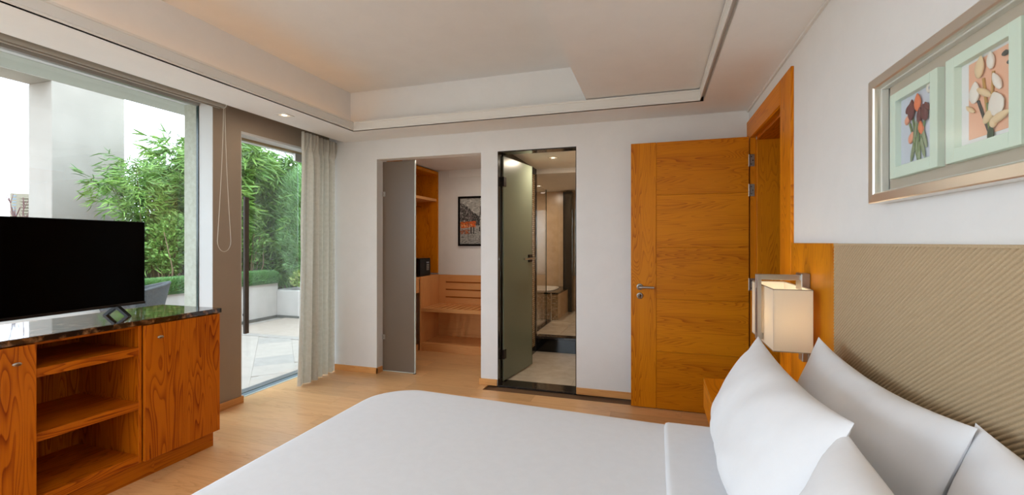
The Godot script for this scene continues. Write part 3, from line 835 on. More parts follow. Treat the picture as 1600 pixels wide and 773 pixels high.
# loose brush strokes: grey sky, dark house fronts, orange awnings, wet street, a lattice tower
func street_canvas() -> ImageTexture:
	var w := 384
	var h := 288
	var im := Image.create(w, h, false, Image.FORMAT_RGB8)
	var rr := RandomNumberGenerator.new()
	rr.seed = 99
	im.fill(Color(0.62, 0.62, 0.60))
	var dab := func(x: float, y: float, l: float, t: float, ang: float, c: Color) -> void:
		var d := Vector2(cos(ang), sin(ang))
		var n := int(l)
		for i in n:
			var q := Vector2(x, y) + d * i
			im.fill_rect(Rect2i(int(q.x), int(q.y), int(maxf(t, 1)), int(maxf(t, 1))), c)
	for i in 700:
		var g := rr.randf_range(0.50, 0.85)
		dab.call(rr.randf() * w, rr.randf() * 150, rr.randf_range(6, 22), rr.randf_range(2, 5), rr.randf_range(-0.7, 0.7), Color(g, g, g * 0.97))
	# house fronts on the left, falling away along a slope
	for i in 900:
		var x := rr.randf() * 135.0
		var top := 18.0 + x * 0.72
		var y := rr.randf_range(top, 165)
		var g := rr.randf_range(0.05, 0.34)
		dab.call(x, y, rr.randf_range(4, 12), rr.randf_range(2, 4), (1.57 if rr.randf() < 0.6 else 0.5), Color(g * 1.05, g, g))
	for i in 60:
		var x := rr.randf() * 100.0
		dab.call(x, rr.randf_range(30 + x * 0.7, 130), 6, 3, 1.57, Color(0.45, 0.40, 0.40))
	# awnings
	for i in 260:
		var x := rr.randf() * 105.0
		dab.call(x, 152.0 + rr.randf_range(-4, 34) - x * 0.05, rr.randf_range(5, 12), rr.randf_range(2, 4), rr.randf_range(-0.2, 0.2), Color(rr.randf_range(0.72, 0.92), rr.randf_range(0.30, 0.42), 0.08))
	for i in 40: dab.call(rr.randf() * 95.0, rr.randf_range(158, 182), 5, 2, 1.57, Color(0.95, 0.75, 0.5))
	for i in 50: dab.call(rr.randf() * 60.0, rr.randf_range(196, 222), 9, 3, 0.0, Color(0.70, 0.34, 0.12))
	# wet street
	for i in 800:
		var g := rr.randf_range(0.12, 0.72)
		dab.call(rr.randf() * w, rr.randf_range(190, 288), rr.randf_range(5, 18), rr.randf_range(1, 3), (0.0 if rr.randf() < 0.7 else 1.57), Color(g, g, g))
	# figures
	for i in 22:
		var x := rr.randf_range(70, 330)
		dab.call(x, rr.randf_range(176, 190), rr.randf_range(20, 42), rr.randf_range(3, 7), 1.57, Color(0.10, 0.10, 0.11))
	# lamp post and tower
	dab.call(58, 100, 160, 2, 1.57, Color(0.05, 0.05, 0.05))
	for i in 90:
		var f := i / 90.0
		var half := 1.5 + 15.0 * pow(f, 2.4)
		im.fill_rect(Rect2i(int(143 - half), 52 + i, 3, 1), Color(0.30, 0.29, 0.29))
		im.fill_rect(Rect2i(int(143 + half), 52 + i, 3, 1), Color(0.30, 0.29, 0.29))
		if i < 55: im.fill_rect(Rect2i(int(143 - half), 52 + i, int(half * 2), 1), Color(0.34, 0.33, 0.33))
	im.fill_rect(Rect2i(133, 112, 22, 3), Color(0.28, 0.27, 0.27))
	return ImageTexture.create_from_image(im)

# ---------------------------------------------------------------- bathroom
func build_bathroom() -> void:
	var bw := [
		[Vector3(-1.45, 0, -5.40), Vector3(-1.405, 2.9, -4.12), "beige stone wall behind the open bathroom door"],
		[Vector3(-2.70, 0, -5.68), Vector3(-1.45, 2.9, -5.60), "beige stone wall of the shower next to the closet"],
		[Vector3(-2.70, 0, -7.60), Vector3(-2.62, 2.9, -5.68), "beige stone wall at the side of the bathtub"],
		[Vector3(-0.50, 0, -7.60), Vector3(-0.42, 2.9, -4.12), "beige stone wall facing the bathroom door"]]
	for q in bw:
		var mid: Vector3 = (q[0] + q[1]) / 2
		structure("wall_bathroom", boxes([[q[0], q[1]]], mid, 1, 0.0), M.beige, q[2], "wall", mid)
	structure("wall_shower", boxes([[Vector3(-2.70, 0, -7.68), Vector3(-0.42, 2.9, -7.60)]], Vector3(-1.5, 0, -7.64), 1, 0.0), M.beige, "beige stone end wall behind the bathtub", "wall", Vector3(-1.5, 0, -7.64))
	structure("ceiling_bathroom", boxes([
		[Vector3(-1.45, 2.25, -5.40), Vector3(-0.50, 2.34, -4.12)],
		[Vector3(-1.45, 2.19, -5.50), Vector3(-0.50, 2.34, -5.40)],
		[Vector3(-2.62, 2.215, -7.60), Vector3(-0.50, 2.34, -5.50)]], Vector3(-1.2, 2.25, -5.8), 0, 0.0), M.ceiling, "off-white bathroom ceiling with a downstand over the step", "ceiling", Vector3(-1.2, 2.25, -5.8))
	# mosaic lining of the left wall with dark stone borders
	var lw := structure("trim_2", boxes([[Vector3(-1.406, 0.085, -5.36), Vector3(-1.396, 2.17, -4.20)]], Vector3(-1.4, 1, -4.8), 1, 0.0), M.mosaic, "small beige mosaic panel with dark stone borders in the bathroom", "wall lining", Vector3(-1.4, 1, -4.8))
	cbox(lw, "top_border", Vector3(-1.406, 2.17, -5.40), Vector3(-1.388, 2.25, -4.12), M.darkstone, 2)
	cbox(lw, "skirting", Vector3(-1.406, 0.0, -5.40), Vector3(-1.388, 0.085, -4.20), M.darkstone, 2)
	cbox(lw, "end_border", Vector3(-1.45, 0.0, -5.425), Vector3(-1.386, 2.25, -5.36), M.darkstone, 1)
	# dark stone lining of the doorway
	var t := structure("trim_3", boxes([[Vector3(-1.404, 0, -4.125), Vector3(-1.398, 2.20, -3.999)]], Vector3(-1.4, 0, -4.06), 1, 0.001), M.darkstone, "dark veined stone lining of the bathroom doorway", "door casing", Vector3(-1.4, 0, -4.06))
	cbox(t, "head_lining", Vector3(-1.404, 2.190, -4.125), Vector3(-0.662, 2.202, -3.999), M.darkstone, 0, 0.001)
	cbox(t, "right_lining", Vector3(-0.668, 0.0, -4.125), Vector3(-0.661, 2.20, -3.9995), M.darkstone, 1, 0.001)
	cbox(t, "threshold", Vector3(-1.404, -0.012, -4.19), Vector3(-0.655, 0.006, -3.998), M.darkstone, 0, 0.002)
	# floors
	var fl := structure("floor_bathroom", boxes([[Vector3(-1.45, -0.14, -5.42), Vector3(-0.45, -0.006, -4.12)], [Vector3(-1.45, -0.14, -5.69), Vector3(-0.45, 0.186, -5.43)], [Vector3(-2.65, -0.14, -7.62), Vector3(-0.45, 0.186, -5.69)]], Vector3(-1.2, 0, -5.8), 0, 0.0), M.grout, "cream tiled bathroom floor with a step up", "floor", Vector3(-1.2, 0, -5.8))
	for q in [[-1.388, -0.745, -4.66, -4.192], [-0.743, -0.502, -4.66, -4.192], [-1.388, -0.745, -5.396, -4.663], [-0.743, -0.502, -5.396, -4.663]]:
		cbox(fl, "tile", Vector3(q[0], -0.006, q[2]), Vector3(q[1], 0.003, q[3]), M.tile, 0, 0.001)
	for i in 4:
		for j in 4:
			var ax := -1.44 + i * 0.315
			var az := -5.545 - j * 0.56
			if ax < -0.55: cbox(fl, "tile", Vector3(ax, 0.182, maxf(az - 0.557, -7.6)), Vector3(minf(ax + 0.312, -0.502), 0.191, az), M.tile, 0, 0.001)
	cbox(fl, "riser", Vector3(-1.388, 0.003, -5.43), Vector3(-0.502, 0.160, -5.402), M.blackgloss, 0, 0.001)
	cbox(fl, "nosing", Vector3(-1.388, 0.160, -5.542), Vector3(-0.502, 0.190, -5.394), M.darkstone, 0, 0.004)
	# frosted door, swung into the room
	var d := thing("door_4", Vector3(-1.385, 0, -4.09), "green tinted frosted glass bathroom door, swung open", "glass door", "", "structure")
	var dir := Vector3(0.105, 0, -0.66).normalized()
	var hp := Vector3(-1.385, 0, -4.095)
	d.rotation.y = atan2(-dir.z, dir.x)
	var local := func(called: String, a: Vector3, b: Vector3, m: Material, bev := 0.001) -> MeshInstance3D:
		var o := MeshInstance3D.new()
		o.name = called
		o.mesh = boxes([[a, b]], Vector3.ZERO, 1, bev)
		o.material_override = m
		d.add_child(o, true)
		return o
	local.call("glass_leaf", Vector3(0.012, 0.018, -0.005), Vector3(0.682, 2.175, 0.005), M.frostgreen)
	local.call("glass_edge", Vector3(0.682, 0.018, -0.0055), Vector3(0.688, 2.175, 0.0055), M.greenedge)
	for y in [0.27, 1.93]:
		var hg: MeshInstance3D = local.call("hinge", Vector3(0.0, y - 0.045, -0.014), Vector3(0.055, y + 0.045, 0.014), M.bronze, 0.003)
		var cap := MeshInstance3D.new()
		cap.name = "hinge_cap"
		cap.mesh = boxes([[Vector3(-0.004, y - 0.032, -0.020), Vector3(0.022, y + 0.032, -0.013)]], Vector3.ZERO, 1, 0.002)
		cap.material_override = M.chrome
		hg.add_child(cap, true)
	var rose := MeshInstance3D.new()
	rose.name = "handle"
	rose.mesh = boxes([[Vector3(0.575, 1.135, -0.018), Vector3(0.672, 1.215, 0.018)]], Vector3.ZERO, 1, 0.004)
	rose.material_override = M.bronze
	d.add_child(rose, true)
	var lever := MeshInstance3D.new()
	lever.name = "lever"
	lever.mesh = tube([Vector3(0.64, 1.175, 0.016), Vector3(0.64, 1.175, 0.055), Vector3(0.61, 1.175, 0.062), Vector3(0.36, 1.175, 0.062)], 0.012, 10)
	lever.material_override = M.chrome
	rose.add_child(lever, true)
	# bathtub with a mosaic apron and a dark deck
	var tub := thing("bathtub", Vector3(-2.0, 0.191, -7.05), "built-in white bathtub with mosaic apron and dark stone deck", "bathtub")
	cbox(tub, "front_apron", Vector3(-2.615, 0.1915, -6.62), Vector3(-1.372, 0.568, -6.60), M.mosaic, 1, 0.001)
	cbox(tub, "side_apron", Vector3(-1.392, 0.1915, -7.595), Vector3(-1.370, 0.568, -6.621), M.beige, 1, 0.001)
	inst(tub, "deck", boxes([
		[Vector3(-2.615, 0.568, -6.76), Vector3(-1.365, 0.595, -6.59)], [Vector3(-2.615, 0.568, -7.595), Vector3(-1.365, 0.595, -7.46)],
		[Vector3(-1.50, 0.568, -7.46), Vector3(-1.365, 0.595, -6.76)], [Vector3(-2.615, 0.568, -7.46), Vector3(-2.47, 0.595, -6.76)]], Vector3(-2, 0.58, -7), 0, 0.002), M.darkstone, Vector3(-2, 0.58, -7))
	var basin := func(u: float, v: float) -> Vector3:
		var a := -TAU * u
		var prof: Array = [Vector2(1.06, 0.60), Vector2(1.05, 0.61), Vector2(0.97, 0.60), Vector2(0.92, 0.50), Vector2(0.82, 0.30), Vector2(0.6, 0.24), Vector2(0.0, 0.23)]
		var q: Vector2 = prof[mini(int(round(v * 6.0)), 6)]
		var ex := 0.42
		return Vector3(-1.985 + 0.47 * q.x * signf(cos(a)) * pow(absf(cos(a)), ex), q.y, -7.11 + 0.335 * q.x * signf(sin(a)) * pow(absf(sin(a)), ex))
	inst(tub, "basin", grid_mesh(basin, 48, 6, false, Vector2.ONE, true), mat(Color(0.92, 0.90, 0.86), 0.15))
	# shower screen on its dark kerb
	var s := thing("shower_screen", Vector3(-1.47, 0.19, -6.0), "clear glass shower screen on a dark stone kerb", "shower screen")
	cbox(s, "kerb", Vector3(-1.53, 0.1915, -6.46), Vector3(-1.44, 0.205, -5.70), M.darkstone, 2, 0.003)
	cbox(s, "glass", Vector3(-1.482, 0.205, -6.30), Vector3(-1.472, 2.10, -5.70), M.showerglass, 1, 0.0)
	cbox(s, "glass_edge", Vector3(-1.484, 0.205, -6.312), Vector3(-1.470, 2.10, -6.30), M.greenedge, 1, 0.001)
	cbox(s, "glass_door", Vector3(-1.455, 0.215, -6.325), Vector3(-0.92, 2.08, -6.315), M.showerglass, 1, 0.0)
	inst(s, "door_bar", tube([Vector3(-1.405, 0.22, -6.30), Vector3(-1.405, 0.62, -6.30)], 0.010, 10), M.chrome)
	# shower column on the mosaic wall, dark stone pier, mirror
	structure("trim_4", boxes([[Vector3(-1.45, 0.595, -7.60), Vector3(-1.302, 2.19, -7.42)], [Vector3(-1.366, 0.191, -7.60), Vector3(-1.302, 0.595, -7.42)]], Vector3(-1.4, 0.2, -7.5), 1, 0.002), M.darkstone, "dark brown stone pier at the end of the bathtub", "pier", Vector3(-1.4, 0.2, -7.5))
	var m := thing("bathroom_mirror", Vector3(-1.0, 0.80, -7.59), "tall mirror on the beige wall beside the dark stone pier", "mirror")
	cbox(m, "glass", Vector3(-1.285, 0.80, -7.598), Vector3(-0.70, 1.90, -7.590), mat(Color(0.9, 0.92, 0.9), 0.02, 1.0), 1, 0.001)
	cbox(m, "frame", Vector3(-1.30, 0.785, -7.6), Vector3(-0.685, 0.80, -7.588), M.satin, 0, 0.001)
	var sh := thing("hand_shower", Vector3(-1.62, 0.95, -5.72), "chrome hand shower on a rail inside the shower", "shower head")
	inst(sh, "rail", tube([Vector3(-1.62, 0.95, -5.72), Vector3(-1.62, 1.75, -5.72)], 0.010, 10), M.chrome)
	inst(sh, "spray_head", lathe([Vector2(0.0, 0.02), Vector2(0.04, 0.018), Vector2(0.05, 0.0), Vector2(0.0, -0.004)], Basis(Vector3.RIGHT, -1.0), 18), M.chrome, Vector3(-1.62, 1.66, -5.76))

# ---------------------------------------------------------------- television and its cabinet
func build_tv_cabinet() -> void:
	var xf := -2.77
	var xb := -3.288
	var c := thing("tv_cabinet", Vector3(-3.03, 0, -1.57), "orange wood cabinet with open shelves and two doors under the television", "cabinet")
	cbox(c, "plinth", Vector3(xb, 0.0, -2.255), Vector3(-2.79, 0.102, -0.90), M.cabinet_b, 2)
	for q in [[-2.268, -2.250], [-1.806, -1.789], [-1.341, -1.324], [-0.892, -0.875]]:
		cbox(c, "side_panel", Vector3(xb, 0.102, q[0]), Vector3(xf - 0.001, 0.880, q[1]), M.cabinet, 1)
	cbox(c, "back_panel", Vector3(xb, 0.102, -2.25), Vector3(xb + 0.012, 0.880, -0.892), M.cabinet, 1)
	cbox(c, "bottom_deck", Vector3(xb + 0.012, 0.102, -1.789), Vector3(xf - 0.001, 0.149, -1.341), M.cabinet, 2)
	cbox(c, "shelf", Vector3(xb + 0.012, 0.407, -1.789), Vector3(xf - 0.001, 0.449, -1.341), M.cabinet, 2)
	cbox(c, "shelf", Vector3(xb + 0.012, 0.712, -1.789), Vector3(xf - 0.001, 0.755, -1.341), M.cabinet, 2)
	cbox(c, "top_rail", Vector3(xb + 0.012, 0.862, -2.25), Vector3(xf - 0.03, 0.880, -0.892), M.cabinet_b, 2)
	for q in [[-2.270, -1.808, -1.880], [-1.339, -0.873, -1.262]]:
		var d := cbox(c, "door", Vector3(xf, 0.106, q[0]), Vector3(xf + 0.020, 0.876, q[1]), M.cabinet, 1, 0.002)
		var k := inst(d, "knob", grid_mesh(func(u: float, v: float) -> Vector3:
			var a := -TAU * u
			var prof: Array = [Vector2(0.3, 0.0), Vector2(0.34, 0.010), Vector2(0.85, 0.013), Vector2(1.0, 0.018), Vector2(0.85, 0.024), Vector2(0.0, 0.026)]
			var p: Vector2 = prof[mini(int(round(v * 5.0)), 5)]
			return Vector3(p.y, sin(a) * p.x * 0.009, -cos(a) * p.x * 0.017), 18, 5, false, Vector2.ONE, true), M.steel, Vector3(xf + 0.020, 0.800, q[2]))
		k.name = "knob"
	# dark marble worktop
	var w := thing("marble_worktop", Vector3(-3.02, 0.881, -1.57), "dark brown polished marble worktop on the television cabinet", "worktop")
	cbox(w, "slab", Vector3(-3.30, 0.8805, -2.285), Vector3(-2.752, 0.911, -0.86), M.marble, 2, 0.003)
	# television
	var t := thing("television", Vector3(-3.0245, 0.9115, -1.559), "large black flat television on two angled feet", "television")
	t.rotation_degrees.y = 4.48
	var part := func(parent: Node, called: String, mesh: Mesh, m: Material) -> MeshInstance3D:
		var o := MeshInstance3D.new()
		o.name = called
		o.mesh = mesh
		o.material_override = m
		parent.add_child(o, true)
		return o
	var y0 := 0.0555
	var y1 := 0.5645
	part.call(t, "housing", boxes([[Vector3(-0.030, y0, -0.4555), Vector3(-0.002, y1, 0.4555)], [Vector3(-0.065, y0 + 0.02, -0.36), Vector3(-0.030, y0 + 0.33, 0.36)]], Vector3.ZERO, 1, 0.003), M.black)
	part.call(t, "screen", boxes([[Vector3(-0.002, y0 + 0.013, -0.4515), Vector3(0.0, y1 - 0.004, 0.4515)]], Vector3.ZERO, 1, 0.0005), M.screen)
	part.call(t, "lower_bezel", boxes([[Vector3(-0.004, y0 - 0.002, -0.4555), Vector3(0.003, y0 + 0.012, 0.4555)]], Vector3.ZERO, 1, 0.001), mat(Color(0.17, 0.15, 0.14), 0.3, 0.6))
	for z in [-0.295, 0.295]:
		part.call(t, "foot", foot_mesh(z), M.black)

func foot_mesh(z: float) -> ArrayMesh:
	var pts := [Vector2(-0.022, 0.058), Vector2(0.006, 0.058), Vector2(0.085, 0.007), Vector2(0.092, 0.0), Vector2(0.066, 0.0), Vector2(-0.008, 0.046), Vector2(-0.080, 0.0), Vector2(-0.105, 0.0), Vector2(-0.098, 0.007)]
	return prism(pts, 2, z - 0.010, z + 0.010)

# ---------------------------------------------------------------- bed
func cushion(w: float, h: float, t: float, s: int, sag: float) -> ArrayMesh:
	var n := FastNoiseLite.new()
	n.seed = s
	n.frequency = 2.2
	n.fractal_octaves = 2
	var st := begin()
	for side in [1.0, -1.0]:
		var f := func(a: float, b: float) -> Vector3:
			var u := sin((a - 0.5) * PI)
			var v := sin((b - 0.5) * PI)
			var x := w / 2 * u * (1.0 - 0.045 * (1.0 - v * v) * u * u)
			var y := h / 2 * v * (1.0 - 0.075 * (1.0 - u * u) * v * v)
			var th := t / 2 * pow((1.0 - pow(absf(u), 2.4)) * (1.0 - pow(absf(v), 2.4)), 0.55)
			# fuller towards the foot
			th *= 1.0 - 0.28 * v
			th += n.get_noise_2d(x * 1.6, y * 1.6 + side * 9.0) * 0.014 * clampf(th / 0.03, 0.0, 1.0)
			y -= sag * (1.0 - u * u) * clampf(v, 0.0, 1.0)
			return Vector3(x, y, side * th)
		grid(st, f, 36, 28, side < 0.0)
	return st.commit()

func lay_pillow(at: Vector3, lean: float, yaw: float, roll: float, w: float, h: float, t: float, s: int, sag: float, label: String) -> void:
	var o := thing("pillow", at, label, "pillow", "white pillows at the bed head")
	var p := MeshInstance3D.new()
	p.name = "case"
	p.mesh = cushion(w, h, t, s, sag)
	p.material_override = M.pillow
	o.add_child(p, true)
	# local x along the headboard, y up the lean, z out of the front face
	var b := Basis(Vector3(0, 0, 1), Vector3(sin(lean), cos(lean), 0), Vector3(-cos(lean), sin(lean), 0))
	o.basis = Basis(Vector3.UP, yaw) * b * Basis(Vector3(0, 0, 1), roll)
	p.position = Vector3(0, h / 2, 0)

func bed_section(v: float, out: float) -> Vector2:
	# cross-section of the made bed, from the far hem over the top to the near hem: (z, height)
	var zc := -1.165
	var hw := 0.915 + out
	var top := 0.5635 + out
	var r := 0.055
	var pts := [Vector2(-hw, 0.27), Vector2(-hw, top - r)]
	for k in 7:
		var a := PI / 2 * k / 6.0
		pts.append(Vector2(-hw + r - r * cos(a), top - r + r * sin(a) - 0.004))
	pts.append(Vector2(-hw * 0.75, top - 0.0015))
	pts.append(Vector2(-hw * 0.4, top))
	var full := pts.duplicate()
	for i in range(pts.size() - 1, -1, -1): full.append(Vector2(-pts[i].x, pts[i].y))
	var q := v * (full.size() - 1)
	var k0 := mini(int(q), full.size() - 2)
	var e: Vector2 = full[k0].lerp(full[k0 + 1], q - k0)
	return Vector2(zc + e.x, e.y)

func build_bed() -> void:
	var b := thing("bed", Vector3(-0.35, 0, -1.165), "wide upholstered bed base with mattress under the white bedding", "bed")
	cbox(b, "base", Vector3(-1.34, 0.06, -2.03), Vector3(0.66, 0.30, -0.30), M.upholstery, 0, 0.01)
	cbox(b, "mattress", Vector3(-1.345, 0.30, -2.035), Vector3(0.66, 0.535, -0.295), M.linen, 0, 0.03)
	for x in [-1.22, 0.54]:
		for z in [-1.92, -0.41]: cbox(b, "leg", Vector3(x - 0.03, 0, z - 0.03), Vector3(x + 0.03, 0.06, z + 0.03), M.black, 1, 0.003)
	# duvet: smooth, tucked, with a rounded foot
	var d := thing("duvet", Vector3(-0.35, 0.27, -1.165), "smooth white duvet tucked over the bed", "duvet")
	var n := FastNoiseLite.new()
	n.seed = 8
	n.frequency = 1.1
	var levels := [Vector2(0.0, 0.27), Vector2(-0.002, 0.40), Vector2(0.0, 0.49), Vector2(0.004, 0.515), Vector2(0.013, 0.535), Vector2(0.028, 0.550), Vector2(0.05, 0.558), Vector2(0.09, 0.561), Vector2(0.18, 0.5625), Vector2(0.32, 0.5635), Vector2(0.5, 0.564), Vector2(0.7, 0.564), Vector2(0.9, 0.564)]
	var hx := 1.058
	var hz := 0.915
	var cx := -0.370
	var cz := -1.165
	var f := func(u: float, v: float) -> Vector3:
		var lv: Vector2 = levels[mini(int(round(v * (levels.size() - 1))), levels.size() - 1)]
		var ax := hx - lv.x
		var az := hz - lv.x
		var rc := maxf(0.24 - lv.x * 0.6, 0.01)
		rc = minf(rc, minf(ax, az))
		# walk round the rounded rectangle, corners sampled densely
		var q := fmod(u, 1.0) * 4.0
		var side := int(q) % 4
		var g := q - floorf(q)
		var p := Vector2.ZERO
		var corner: Vector2 = [Vector2(1, 1), Vector2(-1, 1), Vector2(-1, -1), Vector2(1, -1)][side]
		var r := rc if corner.x < 0.0 else minf(rc, 0.04)
		var a0: float = [0.0, PI / 2, PI, PI * 1.5][side]
		var cc := Vector2(corner.x * (ax - r), corner.y * (az - r))
		p = cc + Vector2(cos(a0 + g * PI / 2), sin(a0 + g * PI / 2)) * r
		var x := cx + p.x
		var z := cz + p.y
		if p.y < 0.0: z -= 0.14 * clampf((0.1 - x) / 1.5, 0.0, 1.0) * (-p.y / hz)
		var y := lv.y
		if v > 0.4: y += n.get_noise_2d(x * 1.5, z * 1.5) * 0.004
		return Vector3(x, y, z)
	inst(d, "cover", grid_mesh(f, 112, levels.size() - 1, false, Vector2.ONE, true), M.linen)
	var fold := func(u: float, v: float) -> Vector3:
		var x := 0.036 + u * 0.62 + 0.004 * sin(v * 9.0)
		if u == 0.0: x += 0.004
		var t := 0.017 if u > 0.001 else 0.0
		if u > 0.0 and u < 0.02: t = 0.014
		var q := bed_section(v, t - 0.001)
		return Vector3(x, q.y, q.x)
	inst(d, "turned_down_sheet", grid_mesh(fold, 60, 44, false), M.linen)
	# four large pillows, two leaning on the headboard and two in front of them
	lay_pillow(Vector3(0.497, 0.567, -1.622), 0.31, 0.0, 0.0, 0.93, 0.425, 0.175, 3, 0.02, "white pillow against the headboard beside the wall lamp, behind another pillow")
	lay_pillow(Vector3(0.512, 0.567, -0.712), 0.31, 0.0, 0.0, 0.96, 0.425, 0.175, 5, 0.02, "white pillow against the headboard on the side away from the lamp")
	lay_pillow(Vector3(0.258, 0.572, -1.597), 0.36, 0.0, 0.0, 0.93, 0.42, 0.23, 7, 0.015, "white front pillow standing beside the bedside table and wall lamp")
	lay_pillow(Vector3(0.252, 0.565, -0.708), 0.38, 0.0, 0.0, 0.93, 0.40, 0.23, 9, 0.015, "white front pillow on the side away from the wall lamp")

func build_lamp_and_table() -> void:
	# floating bedside drawer box
	var t := thing("bedside_table", Vector3(0.49, 0.38, -2.5), "floating orange wood bedside table behind the pillows", "bedside table")
	cbox(t, "body", Vector3(0.292, 0.38, -2.86), Vector3(0.705, 0.53, -2.14), M.door_b, 2, 0.002)
	cbox(t, "drawer_front", Vector3(0.276, 0.383, -2.858), Vector3(0.291, 0.529, -2.142), M.casing, 2, 0.002)
	cbox(t, "top", Vector3(0.276, 0.531, -2.866), Vector3(0.705, 0.553, -2.134), M.door, 2, 0.002)
	# wall lamp: a box shade held in a square metal loop
	var p := Vector3(0.706, 1.0, -2.52)
	var l := thing("wall_sconce", p, "wall lamp with a cream box shade held by a metal bracket", "wall lamp")
	cbox(l, "wall_plate", Vector3(0.700, 0.775, -2.545), Vector3(0.706, 1.195, -2.465), M.satin, 1, 0.001)
	cbox(l, "wall_block", Vector3(0.668, 1.118, -2.552), Vector3(0.706, 1.200, -2.458), M.satin, 1, 0.003)
	cbox(l, "wall_block", Vector3(0.676, 0.776, -2.535), Vector3(0.706, 0.845, -2.475), M.satin, 1, 0.003)
	inst(l, "bracket", boxes([
		[Vector3(0.484, 1.166, -2.534), Vector3(0.690, 1.190, -2.516)], [Vector3(0.484, 1.166, -2.494), Vector3(0.690, 1.190, -2.476)],
		[Vector3(0.484, 0.868, -2.534), Vector3(0.502, 1.166, -2.516)], [Vector3(0.484, 0.868, -2.494), Vector3(0.502, 1.166, -2.476)],
		[Vector3(0.486, 1.12, -2.516), Vector3(0.500, 1.185, -2.494)], [Vector3(0.486, 0.872, -2.516), Vector3(0.514, 0.90, -2.494)]], p, 1, 0.001), M.steel, p)
	var x0 := 0.515
	var x1 := 0.672
	var z0 := -2.768
	var z1 := -2.305
	var y0 := 0.854
	var y1 := 1.137
	inst(l, "shade", boxes([
		[Vector3(x0, y0, z0), Vector3(x0 + 0.002, y1, z1)], [Vector3(x1 - 0.002, y0, z0), Vector3(x1, y1, z1)],
		[Vector3(x0 + 0.002, y0, z1 - 0.002), Vector3(x1 - 0.002, y1, z1)], [Vector3(x0 + 0.002, y0, z0), Vector3(x1 - 0.002, y1, z0 + 0.002)]], p, 1, 0.0), M.shade, p)
	for y in [y0 - 0.0005, y1 - 0.0035]:
		inst(l, "shade_trim", boxes([
			[Vector3(x0 - 0.0008, y, z0 - 0.0008), Vector3(x0 + 0.0025, y + 0.004, z1 + 0.0008)], [Vector3(x1 - 0.0025, y, z0 - 0.0008), Vector3(x1 + 0.0008, y + 0.004, z1 + 0.0008)],
			[Vector3(x0, y, z1 - 0.0025), Vector3(x1, y + 0.004, z1 + 0.0008)], [Vector3(x0, y, z0 - 0.0008), Vector3(x1, y + 0.004, z0 + 0.0025)]], p, 1, 0.0), M.shadetrim, p)
	cbox(l, "lamp_holder", Vector3(0.575, 0.93, -2.508), Vector3(0.690, 0.945, -2.494), M.satin, 0, 0.002)
	for z in [-2.63, -2.42]:
		var bulb := inst(l, "bulb", lathe([Vector2(0.0, 0.055), Vector2(0.018, 0.05), Vector2(0.027, 0.03), Vector2(0.024, 0.008), Vector2(0.013, -0.015), Vector2(0.013, -0.03), Vector2(0.0, -0.03)], Basis.IDENTITY, 16), glow(Color(1.0, 0.80, 0.55), 2.0), Vector3(0.594, 0.985, z))
		var o := OmniLight3D.new()
		o.name = "light"
		o.light_color = Color(1.0, 0.955, 0.88)
		o.light_energy = 0.02
		o.omni_range = 8.0
		o.omni_attenuation = 2.0
		o.light_size = 0.03
		o.shadow_enabled = true
		l.add_child(o, true)
		o.position = Vector3(0.594, 0.99, z) - p
		cbox(l, "bulb_socket", Vector3(0.580, 0.935, z - 0.014), Vector3(0.608, 0.957, z + 0.014), M.satin, 1, 0.002)
	cbox(l, "lamp_bar", Vector3(0.588, 0.925, -2.645), Vector3(0.600, 0.936, -2.405), M.satin, 2, 0.002)

# ---------------------------------------------------------------- framed picture with shell flowers
var bud: ArrayMesh

# a pointed petal or bud, unit length along y, tapering to a tip at the top
func blob(parent: Node, called: String, at: Vector3, size: Vector3, roll: float, m: Material) -> void:
	if bud == null:
		bud = lathe([Vector2(0.0, -0.5), Vector2(0.20, -0.46), Vector2(0.40, -0.30), Vector2(0.5, -0.06), Vector2(0.42, 0.16), Vector2(0.24, 0.36), Vector2(0.08, 0.48), Vector2(0.0, 0.5)], Basis.IDENTITY, 12)
	var o := inst(parent, called, bud, m, at)
	o.basis = Basis(Vector3.RIGHT, roll) * Basis.from_scale(size)

# a profile of (inset, depth x) swept round a rectangle on the wall
func frame_sweep(profile: Array, y0: float, y1: float, z0: float, z1: float) -> ArrayMesh:
	var st := begin()
	for sd in 4:
		for k in profile.size() - 1:
			var pts := []
			for e in [profile[k], profile[k + 1]]:
				var c := [Vector3(e.y, y0 + e.x, z0 + e.x), Vector3(e.y, y0 + e.x, z1 - e.x), Vector3(e.y, y1 - e.x, z1 - e.x), Vector3(e.y, y1 - e.x, z0 + e.x)]
				pts.append([c[sd], c[(sd + 1) % 4]])
			var q := [pts[0][0], pts[0][1], pts[1][1], pts[1][0]]
			var n: Vector3 = (q[1] - q[0]).cross(q[3] - q[0]).normalized()
			if n.x > 0.0 or (absf(n.x) < 0.01 and k == 0 and n.dot(q[0] - Vector3(q[0].x, (y0 + y1) / 2, (z0 + z1) / 2)) < 0.0): n = -n
			quad(st, q, n, [Vector2.ZERO, Vector2.RIGHT, Vector2.ONE, Vector2.DOWN])
	return st.commit()

